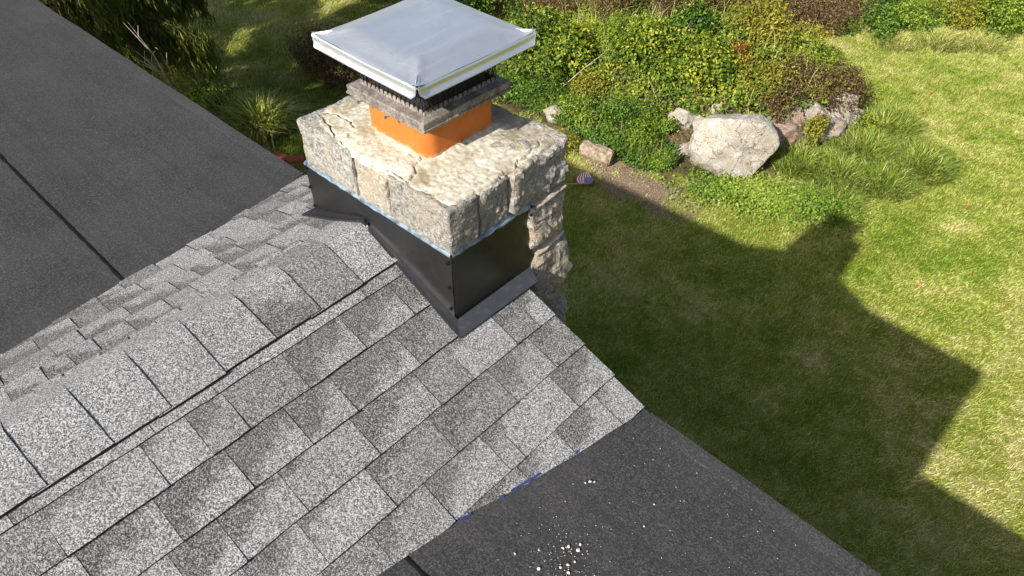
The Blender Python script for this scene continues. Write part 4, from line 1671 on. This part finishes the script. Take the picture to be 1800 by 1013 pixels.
def samp_lawn(n):
    k_ = n // 6
    cx, cy = rng.uniform(-4.4, 3.4, k_), rng.uniform(2.6, 16.0, k_)
    ok = keep_lawn(cx, cy)
    cx, cy = cx[ok], cy[ok]
    i = rng.integers(0, len(cx), n)
    return cx[i] + rng.normal(size=n) * 0.022, cy[i] + rng.normal(size=n) * 0.022


wisps('lawn_tufts', 'slightly longer grass tufts dotted over the mown lawn', 20000, samp_lawn, 'grass', 0.045, 0.08, 0.006, 0.9, 0.62)

# ------------------------------------------------------------------ shrubs one by one
SH = [
    # name, label, x, y, r, h, n, leaf, kind
    ('vine_shrub', 'large rounded bush of heart-shaped yellow-green leaves right of the chimney cap', -6.20, 8.00, 1.00, 1.40, 7500, 0.070, 'vine'),
    ('leafy_shrub', 'dark green bush with bright tip at the middle of the mound top', -4.40, 9.60, 0.55, 0.85, 2800, 0.072, 'green'),
    ('vine_shrub', 'low vine-covered hump in front of the mound middle', -4.50, 8.65, 0.90, 0.85, 6500, 0.060, 'vine'),
    ('vine_shrub', 'low vine hump reaching down to the small white rocks', -3.65, 8.90, 0.80, 0.70, 5200, 0.056, 'vine'),
    ('vine_shrub', 'yellowing vine hump right above the largest boulder', -2.95, 9.25, 0.58, 0.50, 3000, 0.052, 'yellow'),
    ('leafy_shrub', 'yellow-tipped shrub at the upper right of the mound', -3.55, 10.6, 0.70, 0.85, 3600, 0.055, 'yellow'),
    ('rusty_shrub', 'small rust-orange shrub in the middle of the green vines', -3.32, 9.30, 0.34, 0.72, 1700, 0.036, 'rust'),
    ('wine_shrub', 'dark wine-brown bush overhanging the reddish rock', -2.35, 9.80, 0.75, 0.62, 6000, 0.040, 'wine'),
    ('wine_shrub', 'brown creeping bush over the rightmost grey rock', -1.92, 10.35, 0.62, 0.58, 4600, 0.040, 'wine'),
    ('vine_shrub', 'green and brown creeper at the upper right edge of the mound', -2.60, 10.95, 0.55, 0.40, 2600, 0.045, 'vine'),
    ('weed_clump', 'upright bright green weed clump left of the white angular rock', -3.62, 7.62, 0.46, 0.55, 3200, 0.038, 'bright'),
    ('weed_clump', 'green weeds between the heart-leaved bush and the chimney top', -5.55, 7.15, 0.55, 0.55, 3200, 0.040, 'green'),
    ('weed_clump', 'yellowish weeds below the heart-leaved bush', -5.10, 7.70, 0.50, 0.50, 2600, 0.042, 'yellow'),
    ('weed_clump', 'dark weeds at the left foot of the heart-leaved bush', -6.45, 7.05, 0.62, 0.60, 3200, 0.045, 'green'),
    ('vine_shrub', 'olive creeper at the back right of the mound before the lawn', -3.05, 11.55, 0.60, 0.50, 2800, 0.048, 'yellow'),
    ('vine_shrub', 'small green creeper behind the brown creeping bush', -2.15, 11.25, 0.42, 0.36, 1700, 0.045, 'vine'),
    ('weed_clump', 'green weed clump behind the sawn log', -4.15, 7.25, 0.55, 0.52, 3400, 0.038, 'green'),
    ('weed_clump', 'green weeds beside the chimney at the pinkish rock', -4.70, 7.00, 0.50, 0.48, 2900, 0.036, 'bright'),
    ('weed_clump', 'low weed tuft at the left end of the sawn log', -4.35, 6.30, 0.30, 0.26, 1500, 0.034, 'yellow'),
    ('weed_clump', 'small weed tuft below the white angular rock by the bare soil', -3.15, 7.15, 0.26, 0.22, 1300, 0.034, 'bright'),
    ('vine_shrub', 'spindly yellow vine hanging over the grey cracked rock', -1.72, 9.15, 0.30, 0.70, 1300, 0.040, 'yellow'),
    ('vine_shrub', 'brown-stemmed creeper hanging down the reddish rock', -2.25, 9.05, 0.34, 0.72, 1500, 0.038, 'wine'),
    ('vine_shrub', 'green creeper at the right flank of the rightmost grey rock', -1.25, 10.30, 0.30, 0.50, 1300, 0.042, 'vine'),
    ('feathery_shrub', 'pale feathery green plant beside the heart-leaved bush', -5.35, 8.70, 0.48, 0.80, 3000, 0.060, 'bright'),
    ('leafy_shrub', 'light green shrub where the lawn meets the back hedge', -2.75, 14.1, 0.62, 0.70, 3000, 0.050, 'green'),
    ('leafy_shrub', 'mid-green shrub left of the tan dry grass at the back', -2.25, 14.95, 0.66, 0.75, 3000, 0.050, 'bright'),
    ('leafy_shrub', 'yellow-green grassy shrub above the tan dry grass', -1.75, 15.6, 0.66, 0.75, 3000, 0.050, 'yellow'),
    ('leafy_shrub', 'bright green shrub at the top right of the lawn', -0.95, 16.0, 0.72, 0.95, 3800, 0.055, 'bright'),
    ('leafy_shrub', 'bright green shrub in the far right top corner', -0.20, 16.6, 0.80, 1.05, 4000, 0.055, 'bright'),
    ('leafy_shrub', 'green shrub in the second row behind the top right lawn', -1.9, 16.9, 0.9, 1.1, 3000, 0.055, 'green'),
    ('leafy_shrub', 'green shrub in the second row near the brown row end', -3.2, 15.3, 0.8, 1.0, 3000, 0.055, 'green'),
    ('leafy_shrub', 'dark shaded bush at the top edge left of the cap', -11.2, 8.4, 1.2, 1.3, 3600, 0.07, 'green'),
    ('leafy_shrub', 'dark shaded bush at the top edge hidden partly by the cap', -9.6, 8.9, 1.1, 1.2, 3400, 0.07, 'green'),
    ('leafy_shrub', 'dim green bush between the cap tip and the brown shrubs', -8.1, 9.6, 0.7, 0.85, 2800, 0.055, 'green'),
    ('fern_clump', 'low dark bush between the conifer and the grass fountain', -9.7, 3.35, 0.55, 0.50, 2400, 0.06, 'green'),
]
for i, (nm, lb, x, y, r, h, n, lf, kd) in enumerate(SH):
    ct = {'weed_clump': 'weed', 'fern_clump': 'bush'}.get(nm, 'shrub')
    shrub(nm, lb, ct, x, y, r, h, n, lf, kd, {'leafy_shrub': 'leafy green shrubs'}.get(nm), seed=i * 7,
          lobes=16 if r > 0.6 else 11, aspect=0.26 if nm == 'feathery_shrub' else 0.60, upright=0.8 if nm == 'feathery_shrub' else 0.0)


def spike_shrub(label, x, y, r, h, nst, seed, kind='brown', leaf=0.040):
    """many upright seed-head stems, brown above and green below"""
    rng = np.random.default_rng(seed + 300)
    z0 = gz(x, y)
    root = thing('brown_shrub', label, 'shrub', (x, y, z0), 'shrubs with brown seed heads')
    a, q = rng.uniform(0, 6.28, nst), np.sqrt(rng.uniform(0, 1, nst))
    hh = h * rng.uniform(0.65, 1.1, nst) * (1 - 0.25 * q * q)
    tipx, tipy = x + np.cos(a) * q * r, y + np.sin(a) * q * r
    P, tn = [], []
    per = 26
    for k_ in range(per):
        t = rng.uniform(0.15, 1.0, nst) ** 0.8
        px = x + (tipx - x) * (0.45 + 0.55 * t) + rng.normal(size=nst) * 0.035
        py = y + (tipy - y) * (0.45 + 0.55 * t) + rng.normal(size=nst) * 0.035
        P.append(np.stack([px, py, z0 + hh * t + rng.normal(size=nst) * 0.02], 1))
        g = rng.uniform(0, 1, nst) < (0.42 - 0.45 * t + 0.06)
        tn.append(np.where(g, rng.uniform(0.88, 1.0, nst), np.clip(rng.normal(0.38, 0.20, nst), 0, 0.78)))
    P = np.concatenate(P)
    tn = np.concatenate(tn)
    n = len(P)
    L = leaf * rng.uniform(0.5, 1.5, n)
    N_ = unit(rng.normal(size=(n, 3)) + np.array([0, -0.2, 0.3]))
    V, T = leaf_mesh(P, N_, L, L * rng.uniform(0.3, 0.6, n), rng, 0.05, rng.normal(size=(n, 3)) + np.array([0, 0, 1.2]))
    np_obj('foliage', V, T, LEAF[kind], root, np.repeat(tn, 4))
    stems(root, (x, y, z0), r, h, 4, rng, M['bark'])


BR = [
    ('dark brown seed-head shrub directly right of the cap tip', -7.35, 9.35, 0.70, 0.85),
    ('tall brown spiky shrub behind the feathery plant', -6.10, 9.60, 0.65, 1.00),
    ('brown shrub above the low vines, left of the dark green bush', -5.35, 10.35, 0.65, 0.90),
    ('brown shrub at the top edge behind the dark green bush', -5.05, 11.25, 0.70, 0.90),
    ('brown shrub at the top edge above the rusty shrub', -4.55, 11.95, 0.75, 0.95),
    ('brown shrub at the top edge above the yellow-tipped shrub', -4.10, 12.70, 0.75, 0.95),
    ('brown shrub at the right end of the brown row', -3.60, 13.45, 0.75, 0.90),
    ('brown shrub farther back at the left, beside the dim green bush', -7.2, 10.6, 0.9, 1.1),
    ('brown shrub farther back, behind the tall spiky one', -6.3, 11.3, 0.9, 1.1),
    ('brown shrub farther back, third from the right end', -5.7, 12.4, 0.9, 1.1),
    ('brown shrub farther back, nearest the right end', -4.4, 14.2, 0.9, 1.1),
    ('shaded brown shrub on the dark lawn left of the cap', -9.6, 5.45, 0.65, 0.75),
    ('shaded brown shrub left of the chimney just above the mortar crown', -8.8, 5.4, 0.60, 0.70),
]
for i, (lb, x, y, r, h) in enumerate(BR):
    spike_shrub(lb, x, y, r, h * 1.2, 230, i * 11)

# tall grasses
TG = [
    ('tall_grass', 'tall grass tuft at the right foot of the rocks', -1.00, 9.80, 0.50, 0.44, 3000),
    ('tall_grass', 'tall grass tuft farthest right, spilling onto the lawn', -0.25, 10.05, 0.58, 0.36, 3000),
    ('tall_grass', 'tall grass tuft in front of the reddish rock', -1.55, 8.75, 0.45, 0.36, 2400),
    ('tall_grass', 'tall grass tuft beside the largest boulder toward the lawn', -1.00, 8.95, 0.52, 0.36, 2800),
    ('tall_grass', 'tall grass tuft in the middle of the grassy fringe', -0.45, 9.25, 0.52, 0.34, 2800),
    ('tall_grass', 'tall grass tuft nearest to the chimney shadow tip', -0.80, 8.30, 0.45, 0.26, 2200),
    ('tall_grass', 'tall grass tuft behind the rightmost grey rock', -1.05, 10.75, 0.50, 0.40, 2400),
    ('dry_grass', 'tan dry grass tussock at the back edge of the lawn', -1.55, 14.6, 0.42, 0.42, 1500),
    ('dry_grass', 'pale dry grass below the far right corner shrub', -0.95, 15.1, 0.42, 0.34, 1300),
    ('dry_grass', 'green and tan grass fringe left of the tan tussock', -2.25, 14.05, 0.42, 0.30, 1300),
]
for i, (nm, lb, x, y, r, h, n) in enumerate(TG):
    grass_clump(nm, lb, x, y, r, h, int(n * 0.9), 'grass', 'tall grass around the mound' if nm == 'tall_grass' else None, i * 5, 0.72, 0.0105, 0.46 if nm == 'tall_grass' else 0.80)
grass_clump('ornamental_grass', 'bright fountain of ornamental grass beside the roof edge left of the chimney', -8.55, 3.40, 0.40, 0.85, 1500, 'grass', None, 71, 0.75, 0.022, 0.72)
grass_clump('ornamental_grass', 'smaller dim ornamental grass behind the bright fountain near the conifer', -9.25, 3.20, 0.40, 0.70, 1300, 'grass', None, 73, 0.7, 0.020, 0.62)

# dead twigs by the largest boulder
for i, (a, b) in enumerate((((-3.15, 7.30, -4.90), (-2.72, 7.95, -4.42)), ((-3.00, 7.22, -4.92), (-2.90, 7.65, -4.62)), ((-5.35, 7.15, -4.55), (-5.0, 8.3, -3.95)))):
    bm = bmesh.new()
    a, b = Vector(a), Vector(b)
    mid = (a + b) / 2 + Vector((0.03, -0.04, 0.06))
    tube(bm, [a, mid, b], [0.007, 0.005, 0.003], 5)
    tube(bm, [mid, mid + Vector((0.12, 0.1, 0.10))], [0.006, 0.002], 4)
    o = bm_obj('dead_twig', bm, M['deadwood'], None)
    tag(o, ['pale dead twig leaning on the left side of the largest boulder', 'thinner dead twig crossing in front of the gap by the largest boulder', 'long pale bare stem arching over the heart-leaved bush'][i], 'twig')

# red bricks beside the house
bk = [(-7.62, 3.18, 0.3), (-7.40, 3.30, 0.9), (-7.05, 2.98, 0.5), (-7.25, 3.02, 1.3)]
lbl = ['red brick nearest to the ornamental grass by the roof edge', 'red brick lying askew beside the chimney corner', 'red brick closest to the chimney left corner', 'red brick half hidden behind the roof edge']
for (x, y, a), lb in zip(bk, lbl):
    bm = bmesh.new()
    bm_box(bm, -0.105, 0.105, -0.05, 0.05, -0.032, 0.032)
    bmesh.ops.bevel(bm, geom=bm.edges[:], offset=0.005, segments=1, affect='EDGES')
    o = bm_obj('brick', bm, M['brick'], None)
    o.location = (x, y, gz(x, y) + 0.03)
    o.rotation_euler = (0.06, 0.04, a)
    o.scale = (1.25, 1.25, 1.1)
    tag(o, lb, 'brick', 'loose bricks beside the house')

# ------------------------------------------------------------------ weeping conifers; the farther one is added for its shade
rng = np.random.default_rng(31)
for TX, TY, dens_, lab_ in ((-9.3, 1.55, 1.2, 'dark drooping conifer with hanging sprays beyond the left roof edge'), (-13.2, 0.9, 0.75, 'farther dark conifer added to shade the lawn at the extreme upper left')):
  tz0 = gz(TX, TY)
  con = thing('conifer_tree', lab_, 'tree', (TX, TY, tz0))
  bm = bmesh.new()
  tube(bm, [(TX, TY, tz0 - 0.1), (TX + 0.05, TY, -3.0), (TX, TY + 0.05, 0.0), (TX + 0.05, TY, 3.6)], [0.20, 0.16, 0.10, 0.03], 10)
  bm_obj('trunk', bm, M['bark'], con)
  PV, PT, off, tt = [], [], 0, []
  nb = 62
  for i in range(nb):
      f = i / (nb - 1)
      z = (-3.35 if TX > -11 else -4.0) + (6.8 if TX > -11 else 9.5) * f ** 1.1
      R_ = (2.95 * (1 - f) ** 0.75 + 0.25) * rng.uniform(0.82, 1.12)
      a = i * 2.399 + rng.uniform(-0.3, 0.3)
      if TX > -11 and f < 0.30 and math.cos(a - 0.75) > 0.1:
          R_ *= 0.62          # the lawn side stays open low down
      pts_ = []
      for q in range(7):
          t = q / 6
          pts_.append(Vector((TX + math.cos(a) * R_ * t, TY + math.sin(a) * R_ * t, z + 0.30 * R_ * t - 0.42 * R_ * t * t)))
      bm = bmesh.new()
      tube(bm, pts_, [0.035 * (1 - 0.85 * q / 6) * (0.5 + R_ / 5) for q in range(7)], 5)
      bm_obj('branch', bm, M['bark'], con)
      n = int((210 * R_ if f < 0.6 else 110 * R_) * dens_)
      t = rng.uniform(0.22, 1.02, n) ** 0.75
      bx = TX + math.cos(a) * R_ * t
      by = TY + math.sin(a) * R_ * t
      bz = z + 0.30 * R_ * t - 0.42 * R_ * t * t
      side = rng.normal(size=n) * 0.20 * R_ * 0.5 * (1.05 - 0.55 * t)
      bx += -math.sin(a) * side
      by += math.cos(a) * side
      ln = rng.uniform(0.2, 0.62, n)
      # each hanging spray: 5 thin leaves down its length
      for s_ in range(5):
          q = (s_ + rng.uniform(0.2, 0.8, n)) / 5
          P = np.stack([bx + rng.normal(size=n) * 0.022, by + rng.normal(size=n) * 0.022, bz - ln * q - np.abs(side) * 0.3], 1)
          az = rng.uniform(0, 6.28, n)
          N_ = unit(np.stack([np.cos(az), np.sin(az), np.full(n, 0.35)], 1))
          dirs = np.stack([rng.normal(size=n) * 0.30 + math.cos(a) * 0.25, rng.normal(size=n) * 0.30 + math.sin(a) * 0.25, np.full(n, -1.0)], 1)
          L = rng.uniform(0.10, 0.20, n)
          V, T = leaf_mesh(P, N_, L, L * 0.13, rng, 0.0, dirs)
          PV.append(V)
          PT.append(T + off)
          off += len(V)
          tt.append(np.repeat(np.clip(rng.normal(0.42, 0.2, n), 0, 1), 4))
  np_obj('crown', np.concatenate(PV), np.concatenate(PT), LEAF['needle'], con, np.concatenate(tt))

# small sunlit sapling with bleached twigs at the roof edge
SX, SY = -3.75, 0.85
sap = thing('sapling', 'yellow-green sapling with bleached bare twigs poking above the left roof edge', 'tree', (SX, SY, gz(SX, SY)))
bm = bmesh.new()
tube(bm, [(SX, SY, gz(SX, SY) - 0.05), (SX + 0.1, SY - 0.1, -3.0), (SX + 0.35, SY - 0.30, -1.7), (SX + 0.65, SY - 0.50, -0.95)], [0.035, 0.028, 0.016, 0.006], 7)
bm_obj('trunk', bm, M['bark'], sap)
tips = [(-3.02, 0.14, -0.56), (-2.82, 0.12, -0.54), (-3.18, 0.22, -0.42), (-2.90, 0.28, -0.60)]
for t_ in tips:
    bm = bmesh.new()
    a = Vector((SX + 0.65, SY - 0.50, -0.96))
    b = Vector(t_)
    m_ = (a + b) / 2 + Vector((rng.uniform(-0.05, 0.05), 0.03, 0.04))
    tube(bm, [a, m_, b], [0.007, 0.005, 0.002], 5)
    tube(bm, [m_, m_ + (b - a) * 0.35 + Vector((0.05, -0.04, 0.06))], [0.003, 0.0012], 4)
    tube(bm, [m_.lerp(b, 0.5), m_.lerp(b, 0.5) + Vector((-0.07, 0.05, 0.05))], [0.0025, 0.001], 4)
    bm_obj('branch', bm, M['deadwood'], sap)
n = 420
C = np.array([(-2.95, 0.25, -0.74), (-2.80, 0.20, -0.70), (-3.15, 0.40, -0.90), (-3.3, 0.55, -1.15), (-3.0, 0.30, -0.95)])
P = C[rng.integers(0, len(C), n)] + rng.normal(size=(n, 3)) * np.array([0.07, 0.07, 0.07])
N_ = unit(rng.normal(size=(n, 3)) + np.array([0, -0.4, 0.6]))
L = rng.uniform(0.02, 0.05, n)
V, T = leaf_mesh(P, N_, L, L * 0.25, rng, 0.2)
np_obj('crown', V, T, LEAF['yellow'], sap, np.repeat(np.clip(rng.normal(0.45, 0.2, n), 0, 1), 4))

# ------------------------------------------------------------------ small litter
# white crumbs on the near low roof
rr = random.Random(4)
big = [(1.063, -0.326, 0.007), (1.072, -0.318, 0.005), (1.055, -0.340, 0.0035), (1.176, -0.523, 0.008), (1.170, -0.505, 0.005), (1.150, -0.533, 0.007), (1.143, -0.548, 0.006), (1.192, -0.554, 0.005), (1.185, -0.575, 0.0055),
       (1.175, -0.595, 0.0045), (1.200, -0.590, 0.007), (1.135, -0.640, 0.006), (1.150, -0.660, 0.008), (1.060, -0.655, 0.005), (1.265, -0.330, 0.004), (1.245, -0.250, 0.004), (1.100, -0.600, 0.004)]
for x, y, s_ in big:
    s_ *= 0.85
    bm = bmesh.new()
    bmesh.ops.create_icosphere(bm, subdivisions=1, radius=1.0)
    for v in bm.verts:
        v.co = Vector((v.co.x * s_ * rr.uniform(0.35, 1.3), v.co.y * s_ * rr.uniform(0.35, 1.3), v.co.z * s_ * rr.uniform(0.1, 0.4)))
    o = bm_obj('mortar_crumb', bm, M['white'], None)
    o.location = (x, y, near_low(x, y) + 0.0095)
    tag(o, 'small white mortar crumb on the dark roof sheet at the lower right', 'crumb', 'white crumbs on the near low roof')
vs, fs = [], []
for _ in range(260):
    if rr.random() < 0.5:
        x, y = rr.gauss(1.17, 0.06), rr.gauss(-0.57, 0.06)
    else:
        x, y = rr.uniform(1.0, 1.75), rr.uniform(-0.95, -0.05)
    if x < xt_near(y) + 0.02:
        continue
    s_ = rr.uniform(0.0008, 0.0022)
    z = near_low(x, y) + 0.0095
    b = len(vs)
    a = rr.uniform(0, 3)
    vs += [(x + math.cos(a) * s_, y + math.sin(a) * s_, z), (x + math.cos(a + 2.1) * s_, y + math.sin(a + 2.1) * s_, z), (x + math.cos(a + 4.2) * s_, y + math.sin(a + 4.2) * s_, z), (x, y, z + s_)]
    fs += [(b, b + 1, b + 3), (b + 1, b + 2, b + 3), (b + 2, b, b + 3)]
o = mesh_obj('mortar_dust', vs, fs, M['white'])
tag(o, 'fine white mortar dust sprinkled over the near dark roof sheet', 'dust', kind='stuff')

# fallen leaves on the lawn
M['fallen'] = mat_simple('fallen_leaf', (0.45, 0.13, 0.03), 0.7, 0, 0.5, 5.0)
for x, y in ((-0.75, 11.6), (0.35, 12.6), (0.75, 9.4), (0.55, 8.5), (1.0, 10.3), (0.05, 11.0), (-0.2, 13.2), (1.35, 8.0), (0.9, 7.3), (-0.9, 12.4), (0.6, 13.9), (-1.1, 6.9)):
    vs = [(-0.032, 0, 0), (0, -0.02, 0.012), (0.03, 0, 0.004), (0, 0.02, 0.014)]
    o = mesh_obj('fallen_leaf', vs, [(0, 1, 2), (0, 2, 3)], M['fallen'])
    o.location = (x, y, gz(x, y) + 0.05)
    o.rotation_euler = (0.2, 0.1, x * 7)
    tag(o, 'small orange fallen leaf lying on the sunny lawn', 'leaf', 'fallen leaves on the lawn')
